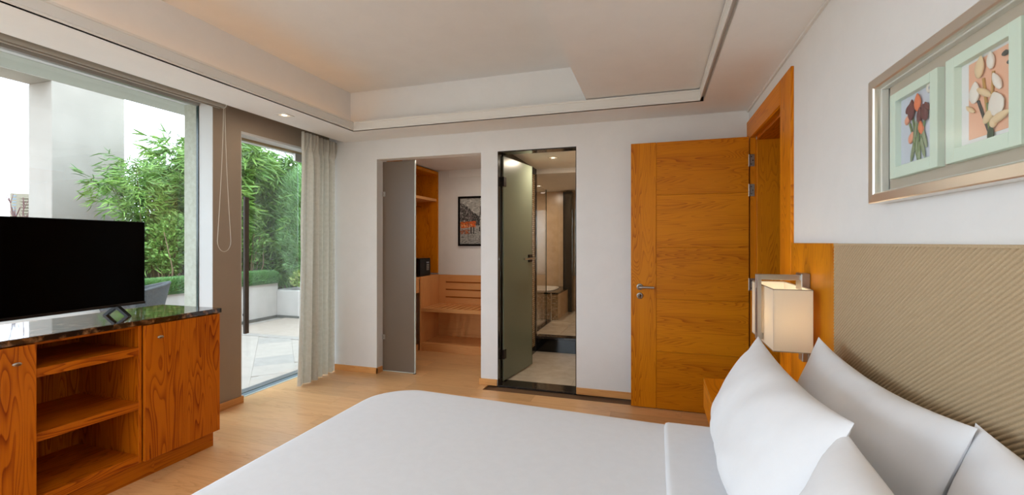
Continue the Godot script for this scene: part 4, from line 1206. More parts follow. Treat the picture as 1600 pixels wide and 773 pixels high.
func build_picture() -> void:
	var y0 := 1.475
	var y1 := 1.875
	var z0 := -1.770
	var z1 := -0.700
	var P := Vector3(0.72, 1.475, -1.24)
	var t := thing("framed_picture", P, "wide champagne framed shadow box picture of shell flowers", "picture")
	var champagne := mat(Color(0.92, 0.905, 0.87), 0.30, 1.0)
	var w := 0.033
	# moulding that slopes in towards the glass, mitred at the corners
	var mould := [Vector2(0.0, 0.7195), Vector2(0.0, 0.675), Vector2(0.003, 0.672), Vector2(0.028, 0.674), Vector2(0.032, 0.678), Vector2(0.033, 0.686), Vector2(0.033, 0.713)]
	inst(t, "frame", frame_sweep(mould, y0, y1, z0, z1), champagne)
	inst(t, "inner_fillet", boxes([
		[Vector3(0.694, y0 + w, z0 + w), Vector3(0.713, y1 - w, z0 + w + 0.008)], [Vector3(0.694, y0 + w, z1 - w - 0.008), Vector3(0.713, y1 - w, z1 - w)],
		[Vector3(0.694, y0 + w, z0 + w + 0.008), Vector3(0.713, y0 + w + 0.005, z1 - w - 0.008)], [Vector3(0.694, y1 - w - 0.005, z0 + w + 0.008), Vector3(0.713, y1 - w, z1 - w - 0.008)]], P, 2, 0.001), mat(Color(0.86, 0.86, 0.83), 0.4), P)
	cbox(t, "mount_board", Vector3(0.712, y0 + 0.03, z0 + 0.05), Vector3(0.7190, y1 - 0.03, z1 - 0.05), mat(Color(0.74, 0.69, 0.62), 0.9), 1, 0.0)
	cbox(t, "glass", Vector3(0.6835, y0 + w, z0 + w), Vector3(0.6855, y1 - w, z1 - w), M.pictureglass, 1, 0.0)
	for z in [-1.416, -1.138]: cbox(t, "divider", Vector3(0.704, 1.545, z - 0.007), Vector3(0.712, 1.795, z + 0.004), mat(Color(0.66, 0.62, 0.57), 0.6), 1, 0.001)
	var mint := mat(Color(0.84, 0.905, 0.84), 0.85)
	var maroon := mat(Color(0.40, 0.13, 0.13), 0.6)
	var orange := mat(Color(0.90, 0.48, 0.28), 0.6)
	var coral := mat(Color(0.90, 0.62, 0.50), 0.6)
	var stem := mat(Color(0.42, 0.50, 0.30), 0.7)
	var leafm := mat(Color(0.55, 0.60, 0.46), 0.7)
	var shell := mat(Color(0.92, 0.90, 0.86), 0.35)
	var cream := mat(Color(0.90, 0.80, 0.64), 0.5)
	var ochre := mat(Color(0.72, 0.56, 0.28), 0.6)
	var stone := mat(Color(0.27, 0.25, 0.25), 0.8)
	var dgreen := mat(Color(0.13, 0.24, 0.13), 0.7)
	for k in 3:
		var a0: float = [-1.680, -1.400, -1.122][k]
		var a1: float = [-1.435, -1.157, -0.879][k]
		var b0 := 1.544
		var b1 := 1.800
		var c := Vector3(0.70, (b0 + b1) / 2, (a0 + a1) / 2)
		var m := 0.033
		var pan := inst(t, "flower_panel", boxes([
			[Vector3(0.694, b0, a0), Vector3(0.712, b1, a0 + m)], [Vector3(0.694, b0, a1 - m), Vector3(0.712, b1, a1)],
			[Vector3(0.694, b0, a0 + m), Vector3(0.712, b0 + m, a1 - m)], [Vector3(0.694, b1 - m * 0.8, a0 + m), Vector3(0.712, b1, a1 - m)]], c, 1, 0.0008), mint, c)
		var at := func(a: float, b: float, out := 0.0) -> Vector3:
			return Vector3(0.7085 - out, lerpf(b0, b1, b), lerpf(a0, a1, a))
		var back: Material = [mat(Color(0.80, 0.83, 0.88), 0.9), mat(Color(0.90, 0.90, 0.90), 0.9), mat(Color(0.80, 0.83, 0.88), 0.9)][k]
		cbox(pan, "backing", Vector3(0.7095, b0 + 0.02, a0 + 0.02), Vector3(0.7118, b1 - 0.02, a1 - 0.02), back, 1, 0.0)
		if k == 1:
			cbox(pan, "coloured_card", Vector3(0.7085, lerpf(b0, b1, 0.18), lerpf(a0, a1, 0.25)), Vector3(0.7095, lerpf(b0, b1, 0.87), lerpf(a0, a1, 0.865)), mat(Color(0.93, 0.72, 0.60), 0.9), 1, 0.0)
			for q in [[0.44, 0.79, 0.028, 0.050, 0.15, cream], [0.585, 0.80, 0.020, 0.040, -0.1, shell], [0.66, 0.60, 0.018, 0.048, -0.5, shell], [0.37, 0.585, 0.034, 0.050, 0.1, shell], [0.65, 0.41, 0.048, 0.056, -0.3, shell], [0.49, 0.555, 0.016, 0.060, -1.0, cream], [0.57, 0.335, 0.024, 0.046, 0.9, cream], [0.70, 0.29, 0.020, 0.062, 1.35, cream], [0.62, 0.265, 0.018, 0.026, 0.2, cream], [0.31, 0.45, 0.010, 0.036, -0.9, cream]]:
				blob(pan, "petal", at.call(q[0], q[1], 0.005), Vector3(0.012, q[3], q[2]), q[4], q[5])
			for q in [[0.47, 0.68, ochre], [0.60, 0.70, ochre], [0.62, 0.52, ochre], [0.40, 0.50, stone], [0.52, 0.45, stem]]:
				inst(pan, "stem", tube([at.call(q[0], q[1], 0.002), at.call(lerpf(q[0], 0.57, 0.5), lerpf(q[1], 0.15, 0.5), 0.003), at.call(0.57, 0.15, 0.003)], 0.0028, 7), q[2])
			blob(pan, "leaf_sheath", at.call(0.575, 0.17, 0.004), Vector3(0.008, 0.045, 0.018), 0.05, dgreen)
			for q in [[0.75, 0.80, 0.0], [0.81, 0.71, 0.1]]: blob(pan, "pebble", at.call(q[0], q[1], 0.003), Vector3(0.008, 0.012, 0.020), q[2], stone)
		else:
			for q in [[0.42, 0.72, 0.034, 0.060, 0.1, maroon], [0.55, 0.77, 0.030, 0.052, -0.05, orange], [0.685, 0.63, 0.032, 0.052, -0.35, maroon], [0.59, 0.62, 0.018, 0.046, 0.1, maroon], [0.34, 0.63, 0.018, 0.032, 0.5, coral], [0.74, 0.68, 0.014, 0.036, -0.7, maroon], [0.62, 0.48, 0.020, 0.040, -0.2, orange], [0.42, 0.41, 0.020, 0.036, 0.4, coral], [0.36, 0.75, 0.012, 0.034, 0.7, maroon]]:
				blob(pan, "petal", at.call(q[0], q[1], 0.005), Vector3(0.012, q[3], q[2]), q[4], q[5])
			for q in [[0.42, 0.64], [0.55, 0.66], [0.67, 0.55], [0.36, 0.58], [0.62, 0.42], [0.44, 0.38]]:
				inst(pan, "stem", tube([at.call(q[0], q[1], 0.002), at.call(lerpf(q[0], 0.545, 0.55), lerpf(q[1], 0.15, 0.5), 0.003), at.call(0.545, 0.13, 0.003)], 0.0026, 7), stem)
			for q in [[0.44, 0.28, 0.35], [0.53, 0.30, 0.05], [0.63, 0.28, -0.3], [0.66, 0.38, -0.35], [0.48, 0.45, 0.15], [0.56, 0.20, 0.0]]:
				blob(pan, "leaf", at.call(q[0], q[1], 0.003), Vector3(0.006, 0.075, 0.014), q[2], leafm)
			var bt := inst(pan, "shell_button", lathe([Vector2(0.004, 0.004), Vector2(0.010, 0.006), Vector2(0.0135, 0.003), Vector2(0.014, 0.0)], Basis(Vector3(0, 0, 1), PI / 2), 18), shell, at.call(0.775, 0.86, 0.001))
			bt.name = "shell_button"

# ---------------------------------------------------------------- curtain and blind
func build_curtain_and_blind() -> void:
	var c := thing("curtain", Vector3(-3.2, 0, -3.72), "gathered grey sheer curtain hanging beside the terrace door", "curtain")
	var n := FastNoiseLite.new()
	n.seed = 21
	n.frequency = 0.7
	var drape := func(za: float, zb: float, zla: float, zlb: float, xc: float, folds: float, ph: float, hem: float) -> Callable:
		return func(u: float, v: float) -> Vector3:
			# v = 0 at the hem, 1 at the heading
			var head := smoothstep(0.90, 0.955, v)
			var z := lerpf(lerpf(zla, zlb, u), lerpf(za, zb, u), pow(v, 0.8))
			var wob := n.get_noise_2d(u * 7.0 + ph, v * 1.3) * 0.8
			var amp := lerpf(0.042, 0.026, v)
			var a := u * folds * TAU + ph + wob * (1.0 - v * 0.6)
			var x := xc + amp * sin(a) + 0.35 * amp * sin(a * 2.3 + ph)
			z += 0.25 * amp * cos(a)
			if head > 0.0: x = lerpf(x, xc + 0.022 * sin(u * folds * 2.0 * TAU), head)
			return Vector3(x, lerpf(hem, 2.398, v), z)
	inst(c, "front_drape", grid_mesh(drape.call(-3.475, -3.68, -3.41, -3.62, -3.185, 2.2, 0.3, 0.006), 90, 48, false), M.curtain)
	inst(c, "rear_drape", grid_mesh(drape.call(-3.66, -3.985, -3.60, -3.965, -3.215, 3.6, 1.4, 0.008), 120, 48, false), M.curtain)
	cbox(c, "rail", Vector3(-3.225, 2.432, -3.99), Vector3(-3.18, 2.446, -2.75), M.satin, 2)
	# roller blind rolled up under the window head, with its bead chain
	var b := thing("roller_blind", Vector3(-3.215, 2.40, -0.75), "grey roller blind rolled up above the window with a hanging chain", "roller blind")
	inst(b, "roll", tube([Vector3(-3.205, 2.424, -2.672), Vector3(-3.205, 2.424, 1.15)], 0.030, 20), M.blind)
	cbox(b, "bottom_bar", Vector3(-3.232, 2.388, -2.66), Vector3(-3.218, 2.400, 1.15), M.blind, 2)
	inst(b, "end_bracket", lathe([Vector2(0.0, 0.016), Vector2(0.026, 0.014), Vector2(0.033, 0.006), Vector2(0.033, 0.0)], Basis(Vector3.RIGHT, -PI / 2), 20), M.trimwhite, Vector3(-3.205, 2.424, -2.672))
	var path := []
	for i in 14: path.append(Vector3(-3.195, lerpf(2.40, 1.36, i / 13.0), -2.674 + 0.006 + 0.052 * pow(i / 13.0, 1.5)))
	for i in 9:
		var a := PI * (i + 1) / 10.0
		path.append(Vector3(-3.195, 1.36 - 0.085 * sin(a), -2.674 + 0.058 * cos(a)))
	for i in 14: path.append(Vector3(-3.195, lerpf(1.36, 2.40, i / 13.0), -2.674 - 0.006 - 0.052 * pow(1.0 - i / 13.0, 1.5)))
	inst(b, "chain", tube(path, 0.0022, 6), M.chain)

# ---------------------------------------------------------------- terrace
func build_terrace() -> void:
	var f := structure("terrace_floor", boxes([[Vector3(-10.6, -0.30, -9.5), Vector3(-3.61, -0.062, 3.2)]], Vector3(-7, -0.1, -3), 0, 0.0), M.stonewhite, "terrace paved with white, grey and beige stone", "floor", Vector3(-7, -0.1, -3))
	# squares laid on the diagonal near the door, some of them grey
	var s := 0.42
	var tile := boxes([[Vector3(-s / 2 + 0.0015, -0.012, -s / 2 + 0.0015), Vector3(s / 2 - 0.0015, 0.0, s / 2 - 0.0015)]], Vector3.ZERO, 0, 0.001)
	for i in range(-14, 15):
		for j in range(-14, 15):
			var p := Vector3(-4.30, -0.05, -4.25) + Vector3(1, 0, 1).normalized() * s * i + Vector3(1, 0, -1).normalized() * s * j
			if p.x > -3.88 or p.x < -6.6 or p.z < -5.30 or p.z > -2.2: continue
			var grey: bool = (i % 3 == 0 and posmod(j, 2) == 0)
			var o := inst(f, "paving_stone", tile, M.stonegrey if grey else M.stonewhite, p)
			o.rotation.y = PI / 4
	inst(f, "border_stone", boxes([[Vector3(-6.71, -0.062, -5.38), Vector3(-3.61, -0.044, -5.24)], [Vector3(-6.6, -0.062, -6.60), Vector3(-6.5, -0.044, -5.38)]], Vector3(-5, -0.05, -5.3), 0), M.stonegrey, Vector3(-5, -0.05, -5.3))
	inst(f, "white_field", boxes([[Vector3(-3.95, -0.062, -5.24), Vector3(-3.64, -0.052, 3.2)], [Vector3(-6.71, -0.062, -5.24), Vector3(-3.95, -0.056, 3.2)]], Vector3(-5, -0.05, -3), 0, 0.0), M.stonewhite, Vector3(-5, -0.05, -3))
	for i in 6:
		for j in 3:
			var a := Vector3(-6.49 + i * 0.48, -0.062, -6.68 + j * 0.44)
			cbox(f, "paving_stone", a, a + Vector3(0.477, 0.016, 0.437), M.stonebeige, 0, 0.001)
	for i in 9:
		var a := Vector3(-6.70, -0.062, -2.3 + i * 0.55)
		cbox(f, "paving_stone", a, a + Vector3(2.7, 0.0125, 0.547), M.stonewhite, 0, 0.001)
	# planters
	var p1 := thing("planter", Vector3(-7.5, -0.06, -4.2), "long white rendered planter carrying the clipped green hedge", "planter")
	inst(p1, "box", boxes([
		[Vector3(-6.83, -0.06, -6.72), Vector3(-6.71, 0.605, -1.6)], [Vector3(-8.3, -0.06, -6.72), Vector3(-8.18, 0.605, -1.6)],
		[Vector3(-8.18, -0.06, -6.72), Vector3(-6.83, 0.605, -6.60)], [Vector3(-8.18, -0.06, -1.72), Vector3(-6.83, 0.605, -1.6)]], Vector3(-7.5, 0, -4.2), 1, 0.006), M.render, Vector3(-7.5, 0, -4.2))
	cbox(p1, "soil", Vector3(-8.18, -0.06, -6.60), Vector3(-6.83, 0.54, -1.72), M.soil, 0, 0.0)
	cbox(p1, "skirting", Vector3(-6.712, -0.05, -6.69), Vector3(-6.70, -0.005, -1.6), M.stonedark, 2, 0.001)
	var p2 := thing("planter", Vector3(-5.6, -0.06, -7.2), "lower white rendered planter under the feathery green tree", "planter")
	inst(p2, "box", boxes([[Vector3(-6.71, -0.06, -6.82), Vector3(-4.0, 0.455, -6.69)], [Vector3(-6.83, -0.06, -7.9), Vector3(-4.0, 0.455, -7.78)], [Vector3(-6.83, -0.06, -7.78), Vector3(-6.71, 0.455, -6.73)], [Vector3(-4.12, -0.06, -7.78), Vector3(-4.0, 0.455, -6.82)]], Vector3(-5.6, 0, -7.2), 1, 0.006), M.render, Vector3(-5.6, 0, -7.2))
	cbox(p2, "soil", Vector3(-6.71, -0.06, -7.78), Vector3(-4.12, 0.40, -6.82), M.soil, 0, 0.0)
	cbox(p2, "skirting", Vector3(-6.70, -0.05, -6.692), Vector3(-4.0, -0.005, -6.68), M.stonedark, 0, 0.001)
	# boundary walls, tall column with its beam
	structure("wall_garden", boxes([[Vector3(-8.75, -0.1, -9.3), Vector3(-8.6, 1.55, -3.7)], [Vector3(-8.6, -0.1, -9.3), Vector3(-3.7, 1.75, -9.15)]], Vector3(-8, 0, -7), 1, 0.01), M.gardenwall, "dark garden wall behind the bamboo", "wall", Vector3(-8, 0, -7))
	structure("wall_parapet", boxes([[Vector3(-10.6, -0.1, -9.3), Vector3(-10.4, 0.95, 3.2)]], Vector3(-10.5, 0, -3), 1, 0.01), M.render, "white parapet at the edge of the terrace", "wall", Vector3(-10.5, 0, -3))
	structure("terrace_column", boxes([[Vector3(-9.58, -0.1, -5.58), Vector3(-9.0, 3.88, -4.56)], [Vector3(-9.58, 3.88, -5.58), Vector3(-9.0, 4.7, 3.2)]], Vector3(-9.3, 0, -5), 1, 0.008), M.column, "tall pale rendered column carrying a roof beam on the terrace", "column", Vector3(-9.3, 0, -5))
	# house wall outside, so that daylight enters by the openings only
	structure("wall_outside", boxes([[Vector3(-3.62, -0.06, -6.0), Vector3(-3.40, 2.45, -4.13)]], Vector3(-3.5, 0, -5), 1, 0.0), M.render, "outer wall of the house behind the closet", "wall", Vector3(-3.5, 0, -5))
	# tub chair of grey rattan
	var c := thing("tub_chair", Vector3(-6.30, -0.05, -4.00), "grey woven rattan tub chair on the terrace", "chair")
	var shell := func(inner: float) -> Callable:
		return func(u: float, v: float) -> Vector3:
			var a := lerpf(-2.5, 2.5, u)
			var h := lerpf(0.05, 0.87 - 0.20 * pow(absf(a) / 2.5, 1.5), v)
			var r := lerpf(0.23, 0.385, pow(v, 1.2)) - inner
			return Vector3(sin(a) * r * 0.98, h, -cos(a) * r)
	var st := begin()
	grid(st, shell.call(0.0), 36, 10, true)
	grid(st, shell.call(0.035), 36, 10, false)
	var rim := []
	for i in 37: rim.append((shell.call(0.0175) as Callable).call(i / 36.0, 1.0))
	add_tube(st, rim, 0.020, 8)
	for e in [0.0, 1.0]:
		var edge := []
		for i in 9: edge.append((shell.call(0.0175) as Callable).call(e, i / 8.0))
		add_tube(st, edge, 0.020, 8)
	inst(c, "shell", st.commit(), M.rattan, Vector3(-6.30, -0.05, -4.00))
	inst(c, "seat", lathe([Vector2(0.0, 0.40), Vector2(0.24, 0.40), Vector2(0.28, 0.385), Vector2(0.285, 0.33), Vector2(0.25, 0.31)], Basis.IDENTITY, 28), mat(Color(0.72, 0.72, 0.70), 0.9), Vector3(-6.30, -0.05, -4.00))
	inst(c, "base", lathe([Vector2(0.235, 0.06), Vector2(0.23, 0.0), Vector2(0.0, 0.0)], Basis.IDENTITY, 28), M.rattan, Vector3(-6.30, -0.05, -4.00))
	for o in c.get_children(): (o as Node3D).rotation.y = -0.62
	# far apartment tower
	var T := Vector3(-636.0, -40.0, -302.6)
	var tw := thing("apartment_tower", T, "distant cream apartment tower with stacked balconies", "building")
	tw.rotation.y = 0.9
	var loc := func(called: String, list: Array, m: Material) -> void:
		var o := MeshInstance3D.new()
		o.name = called
		o.mesh = boxes(list, Vector3.ZERO, 1, 0.0)
		o.material_override = m
		tw.add_child(o, true)
	loc.call("wall", [[Vector3(-11, 0, -9), Vector3(12, 92, 9)]], M.tower)
	for k in 22:
		loc.call("balcony", [[Vector3(-3, 22.0 + k * 3.1, 9), Vector3(12.5, 23.2 + k * 3.1, 11)]], M.tower)
		loc.call("window", [[Vector3(-9.5, 23.4 + k * 3.1, 8.9), Vector3(-6.5, 24.9 + k * 3.1, 9.15)]], M.towerglass)

# ---------------------------------------------------------------- plants
func leaf_mesh(width: float, fold: float, droop: float) -> ArrayMesh:
	# a pointed blade of unit length along +Y, folded on its midrib
	var st := begin()
	var mid := [Vector3(0, 0, 0), Vector3(0, 0.35, 0.02), Vector3(0, 0.72, -droop * 0.35), Vector3(0, 1.0, -droop)]
	var wd := [0.05, 0.5, 0.36, 0.0]
	for s in [-1.0, 1.0]:
		for k in 3:
			var a: Vector3 = mid[k]
			var b: Vector3 = mid[k + 1]
			var c: Vector3 = b + Vector3(s * wd[k + 1] * width, 0, wd[k + 1] * width * fold)
			var d: Vector3 = a + Vector3(s * wd[k] * width, 0, wd[k] * width * fold)
			var n: Vector3 = (b - a).cross(d - a) * -s
			n = n.normalized() if n.length() > 1e-9 else Vector3.BACK
			if k < 2: quad(st, [a, b, c, d], n, [Vector2.ZERO, Vector2.DOWN, Vector2.ONE, Vector2.RIGHT])
			else: tri(st, [a, b, d], n, [Vector2.ZERO, Vector2.DOWN, Vector2.RIGHT])
	return st.commit()

func foliage(parent: Node, called: String, mesh: Mesh, xf: Array, cols: Array, label: String) -> void:
	var mm := MultiMesh.new()
	mm.transform_format = MultiMesh.TRANSFORM_3D
	mm.use_colors = true
	mm.mesh = mesh
	mm.instance_count = xf.size()
	for i in xf.size():
		mm.set_instance_transform(i, xf[i])
		mm.set_instance_color(i, cols[i])
	var o := MultiMeshInstance3D.new()
	o.name = called
	o.multimesh = mm
	o.material_override = M.leaf
	parent.add_child(o, true)
	o.set_meta("kind", "stuff")
	o.set_meta("label", label)

func aim(d: Vector3, size: float, turn: float) -> Basis:
	d = d.normalized()
	var x := d.cross(Vector3.UP if absf(d.y) < 0.98 else Vector3.RIGHT).normalized()
	var b := Basis(x, d, x.cross(d))
	return Basis(d, turn) * b * Basis.from_scale(Vector3.ONE * size)

func green(a: Color, b: Color) -> Color:
	return a.lerp(b, R.randf()) * R.randf_range(0.55, 0.9)

func bamboo(at: Vector3, culms: int, h: float, spread: float, per: int, lean: Vector3, leaf: float, label: String) -> void:
	var t := thing("bamboo", at, label, "bamboo", "bamboo in the long planter")
	var xf := []
	var cols := []
	for k in culms:
		var a := R.randf() * TAU
		var b := Vector3(cos(a), 0, sin(a)) * R.randf() * spread * 0.3
		var out := (Vector3(cos(a), 0, sin(a)) * R.randf_range(0.4, 1.0) * spread + lean * R.randf_range(0.3, 1.0))
		var hh := h * R.randf_range(0.8, 1.04)
		var path := []
		for i in 9:
			var f := i / 8.0
			path.append(b + out * pow(f, 2.2) + Vector3.UP * hh * (f - 0.12 * pow(f, 4.0)))
		inst(t, "culm", tube(path, [0.012, 0.012, 0.011, 0.010, 0.009, 0.007, 0.006, 0.004, 0.002], 6), M.culm, at)
		for i in per:
			var f := R.randf_range(0.22, 1.0)
			var q := f * 8.0
			var k0 := mini(int(q), 7)
			var p: Vector3 = (path[k0] as Vector3).lerp(path[k0 + 1], q - k0)
			var ang := R.randf() * TAU
			var dir := Vector3(cos(ang), R.randf_range(-0.25, 0.45), sin(ang))
			var tip := p + dir * R.randf_range(0.10, 0.42)
			var tone := green(Color(0.10, 0.24, 0.03), Color(0.32, 0.54, 0.10))
			for m in 9:
				var s := p.lerp(tip, R.randf_range(0.35, 1.0)) + Vector3(0, -0.01 * m, 0)
				var fan := dir + Vector3(R.randf_range(-0.9, 0.9), R.randf_range(-1.0, 0.25), R.randf_range(-0.9, 0.9))
				xf.append(Transform3D(aim(fan, leaf * R.randf_range(0.65, 1.25), R.randf() * TAU), s))
				cols.append(tone * R.randf_range(0.85, 1.15))
	foliage(t, "leaves", leaf_mesh(0.12, 0.3, 0.18), xf, cols, "narrow bright green bamboo leaves")

func shrub(called: String, at: Vector3, size: Vector3, count: int, leaf: float, shape: ArrayMesh, ca: Color, cb: Color, stems: int, up: float, label: String, category: String, group := "") -> void:
	var t := thing(called, at, label, category, group)
	for k in stems:
		var a := R.randf() * TAU
		var b := Vector3(cos(a) * size.x, 0, sin(a) * size.z) * 0.25 * R.randf()
		inst(t, "stem", tube([b, b * 1.6 + Vector3(R.randf_range(-0.05, 0.05), size.y * 0.35, 0), b * 2.4 + Vector3(R.randf_range(-0.1, 0.1), size.y * 0.8, R.randf_range(-0.1, 0.1))], [0.013, 0.010, 0.005], 6), M.bark, at)
	var n := FastNoiseLite.new()
	n.seed = int(absf(at.x * 100.0 + at.z * 37.0))
	n.frequency = 1.6
	var xf := []
	var cols := []
	while xf.size() < count:
		var d := Vector3(R.randf_range(-1, 1), R.randf_range(-1, 1), R.randf_range(-1, 1))
		if d.length() > 1.0: continue
		if d.length() < 0.55 and R.randf() < 0.6: continue
		var p := Vector3(d.x * size.x * 0.5, size.y * ((0.66 + d.y * 0.36) if called == "shrub" else (0.56 + d.y * 0.44)), d.z * size.z * 0.5)
		p += d * n.get_noise_3dv(p * 2.0 + at) * 0.35 * minf(size.x, size.z)
		if n.get_noise_3dv(p * 3.0 + at + Vector3.ONE * 7.0) < -0.25: continue
		var dir := d * Vector3(1, 0.5, 1) + Vector3(R.randf_range(-0.6, 0.6), up + R.randf_range(-0.5, 0.5), R.randf_range(-0.6, 0.6))
		xf.append(Transform3D(aim(dir, leaf * R.randf_range(0.6, 1.25), R.randf() * TAU), p))
		cols.append(green(ca, cb))
	foliage(t, "leaves", shape, xf, cols, "dense leaves of the plant")

func strap_plant(at: Vector3, n: int, l: float, ca: Color, cb: Color, label: String) -> void:
	var t := thing("strap_leaf_plant", at, label, "plant")
	for k in n:
		var a := TAU * k / n + R.randf_range(-0.3, 0.3)
		var d := Vector3(cos(a), 0, sin(a))
		var ll := l * R.randf_range(0.7, 1.1)
		var bend := R.randf_range(0.35, 0.95)
		var side := Vector3(-d.z, 0, d.x)
		var f := func(u: float, v: float) -> Vector3:
			var w := 0.016 * (1.0 - pow(absf(v * 1.15 - 0.3), 2.0))
			if v > 0.98: w = 0.001
			return d * ll * bend * pow(v, 1.3) + Vector3.UP * (ll * (v - 0.62 * bend * v * v)) + side * (u - 0.5) * 2.0 * w
		var m := mat(ca.lerp(cb, R.randf()), 0.5)
		m.backlight_enabled = true
		m.backlight = Color(0.2, 0.3, 0.08)
		inst(t, "leaf", grid_mesh(f, 2, 8), m, at)

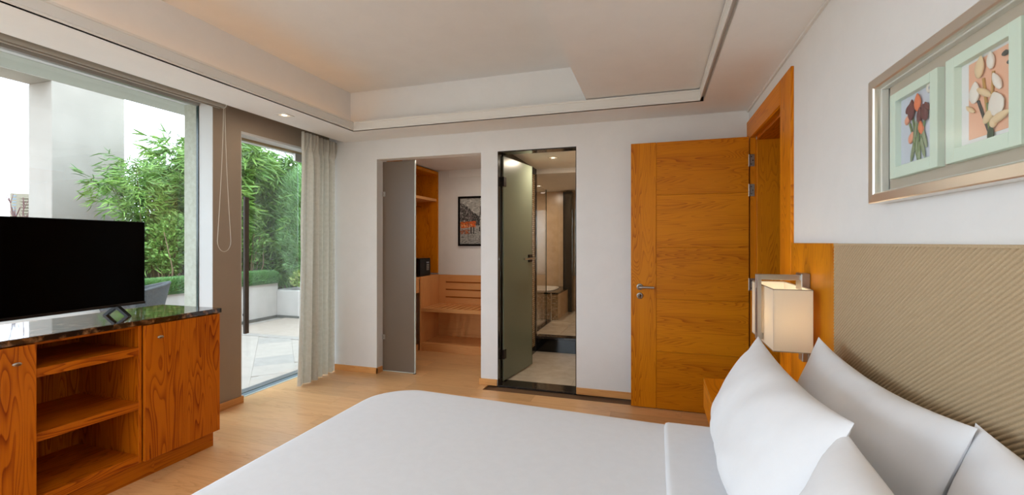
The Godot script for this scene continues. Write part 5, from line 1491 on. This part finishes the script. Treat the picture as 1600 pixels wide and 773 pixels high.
func build_garden() -> void:
	# clipped hedge on the long planter
	var H := Vector3(-7.0, 0.60, -4.6)
	var h := thing("clipped_hedge", H, "low clipped bright green hedge along the white planter", "hedge")
	var body := func(u: float, v: float) -> Vector3:
		var a := -PI * u
		var s := sin(a)
		var c := cos(a)
		return Vector3(-0.15 + 0.20 * signf(c) * pow(absf(c), 0.35), 0.205 * pow(absf(s), 0.35), lerpf(-2.08, 0.60, v) if absf(c) < 2.0 else 0.0)
	var st := begin()
	grid(st, body, 20, 24, true)
	inst(h, "hedge_core", st.commit(), M.turf, H + Vector3(0.28, -0.01, 0))
	var xf := []
	var cols := []
	for i in 30000:
		var u := R.randf()
		var p: Vector3 = body.call(u, R.randf()) + Vector3(0.28, -0.015, 0)
		var n := Vector3(cos(-PI * u), -sin(-PI * u) + 0.25, 0)
		xf.append(Transform3D(aim(n + Vector3(R.randf_range(-0.6, 0.6), R.randf_range(-0.4, 0.6), R.randf_range(-0.6, 0.6)), R.randf_range(0.03, 0.055), R.randf() * TAU), p))
		cols.append(green(Color(0.14, 0.34, 0.09), Color(0.26, 0.52, 0.16)))
	for i in 3500:
		var a := R.randf() * TAU
		var p := Vector3(R.randf_range(-0.06, 0.33), R.randf_range(0.0, 0.19), 0.60)
		xf.append(Transform3D(aim(Vector3(R.randf_range(-0.6, 0.6), R.randf_range(-0.3, 0.6), 1), R.randf_range(0.03, 0.055), a), p))
		cols.append(green(Color(0.14, 0.34, 0.09), Color(0.26, 0.52, 0.16)))
	foliage(h, "blades", leaf_mesh(0.14, 0.2, 0.1), xf, cols, "short dense hedge blades")
	# bamboo clumps
	var spots := [[-7.6, -4.92, 4, 2.75, 0.42, Vector3(-0.15, 0, 0.22)], [-7.65, -5.25, 6, 2.85, 0.42, Vector3.ZERO], [-7.75, -5.7, 6, 2.95, 0.45, Vector3.ZERO], [-7.35, -6.1, 8, 3.7, 0.6, Vector3(0.35, 0, 0)], [-7.7, -6.5, 7, 3.7, 0.55, Vector3(0.25, 0, 0.0)], [-7.30, -7.35, 8, 4.0, 0.6, Vector3(0.5, 0, 0.3)], [-7.75, -7.6, 8, 4.0, 0.6, Vector3(0.1, 0, 0.0)], [-7.0, -8.3, 8, 4.1, 0.7, Vector3(0.1, 0, 0.0)], [-8.1, -6.0, 7, 3.5, 0.5, Vector3(0.1, 0, 0.0)]]
	var names := ["loose bamboo leaning out before the pale column", "bamboo between the leaning one and the taller clumps", "bushy bamboo above the shaded undergrowth shrubs", "bamboo with drooping leaves behind the clipped hedge", "tall bamboo at the corner of the long planter", "tall bamboo behind the lower planter", "tall dark bamboo at the far corner of the garden wall", "tall bamboo beyond the feathery tree", "tall bamboo along the dark garden wall"]
	for i in spots.size():
		var q: Array = spots[i]
		bamboo(Vector3(q[0], 0.50 if i < 5 or i == 8 else -0.06, q[1]), q[2], q[3] - 0.5, q[4], 66 if i < 3 else 84, q[5], 0.15 if i < 3 else 0.26, names[i])
	# shaded shrubs under the bamboo
	var oval := leaf_mesh(0.55, 0.25, 0.1)
	var k := 0
	for z in [-5.15, -5.60, -6.26, -6.50]:
		shrub("shrub", Vector3(-7.28 + 0.10 * (k % 2), 0.50, z), Vector3(0.50, 1.25 + 0.1 * (k % 3), 0.60), 2200, 0.06, oval, Color(0.14, 0.30, 0.05), Color(0.32, 0.54, 0.12), 9, 0.4, ["small leaved shrub under the loose leaning bamboo", "small leaved shrub behind the tub chair, with bare brown stems", "small leaved shrub between the two strap leaved plants", "small leaved shrub at the inner corner of the long planter"][k], "shrub", "shaded shrubs behind the hedge")
		k += 1
	shrub("shrub", Vector3(-7.95, -0.06, -7.4), Vector3(1.1, 2.3, 1.2), 3000, 0.065, oval, Color(0.14, 0.30, 0.05), Color(0.32, 0.54, 0.12), 8, 0.4, "small leaved shrub at the far corner of the garden", "shrub")
	# feathery tree seen through the terrace door
	var needle := leaf_mesh(0.09, 0.2, 0.1)
	shrub("feathery_tree", Vector3(-6.55, 0.40, -7.18), Vector3(0.98, 2.45, 0.75), 20000, 0.10, needle, Color(0.20, 0.42, 0.13), Color(0.40, 0.66, 0.26), 5, 0.55, "bright green feathery tree in the lower planter", "tree")
	shrub("feathery_tree", Vector3(-5.45, 0.40, -7.25), Vector3(0.95, 2.6, 0.9), 9000, 0.10, needle, Color(0.10, 0.26, 0.09), Color(0.22, 0.44, 0.17), 5, 0.55, "feathery green tree behind the curtain edge", "tree")
	strap_plant(Vector3(-7.34, 0.54, -6.02), 34, 0.62, Color(0.52, 0.66, 0.20), Color(0.36, 0.54, 0.16), "yellow green strap leaved plant behind the hedge")
	strap_plant(Vector3(-7.22, 0.54, -6.45), 28, 0.46, Color(0.50, 0.62, 0.30), Color(0.36, 0.50, 0.22), "pale arching strap leaved plant at the planter corner")
	shrub("flowering_plant", Vector3(-6.30, 0.41, -6.92), Vector3(0.5, 0.42, 0.30), 420, 0.07, oval, Color(0.22, 0.38, 0.08), Color(0.55, 0.62, 0.20), 4, 0.5, "yellow green leafy plant at the lip of the lower planter", "plant")
	# bare twigs with reddish tips, each in a tall pot by the parapet
	for i in 3:
		var at := Vector3(-9.95, -0.062, -4.20 - i * 0.42)
		var t := thing("twiggy_plant", at, ["thin reddish twig plant in a tall white pot by the parapet", "sparse twig plant in a white pot between two others by the parapet", "twig plant in a white pot half behind the pale column"][i], "plant", "twig plants")
		inst(t, "pot", lathe([Vector2(0.0, 0.0), Vector2(0.11, 0.0), Vector2(0.15, 0.75), Vector2(0.13, 0.75), Vector2(0.12, 0.68), Vector2(0.0, 0.68)], Basis.IDENTITY, 18), M.render, at)
		for k2 in 7:
			var a := R.randf() * TAU
			var d := Vector3(cos(a), 0, sin(a)) * R.randf_range(0.05, 0.20)
			var hh := R.randf_range(1.85, 2.2)
			inst(t, "twig", tube([at + Vector3(0, 0.66, 0), at + d * 0.5 + Vector3(0, hh * 0.8, 0), at + d + Vector3(0, hh, 0)], [0.012, 0.009, 0.004], 5), M.twig)
			for m in 3:
				var e := d + Vector3(R.randf_range(-0.10, 0.10), R.randf_range(0.0, 0.08), R.randf_range(-0.10, 0.10))
				inst(t, "twig", tube([at + d * 0.8 + Vector3(0, hh * 0.93, 0), at + e + Vector3(0, hh, 0)], [0.006, 0.004], 5), M.twig)
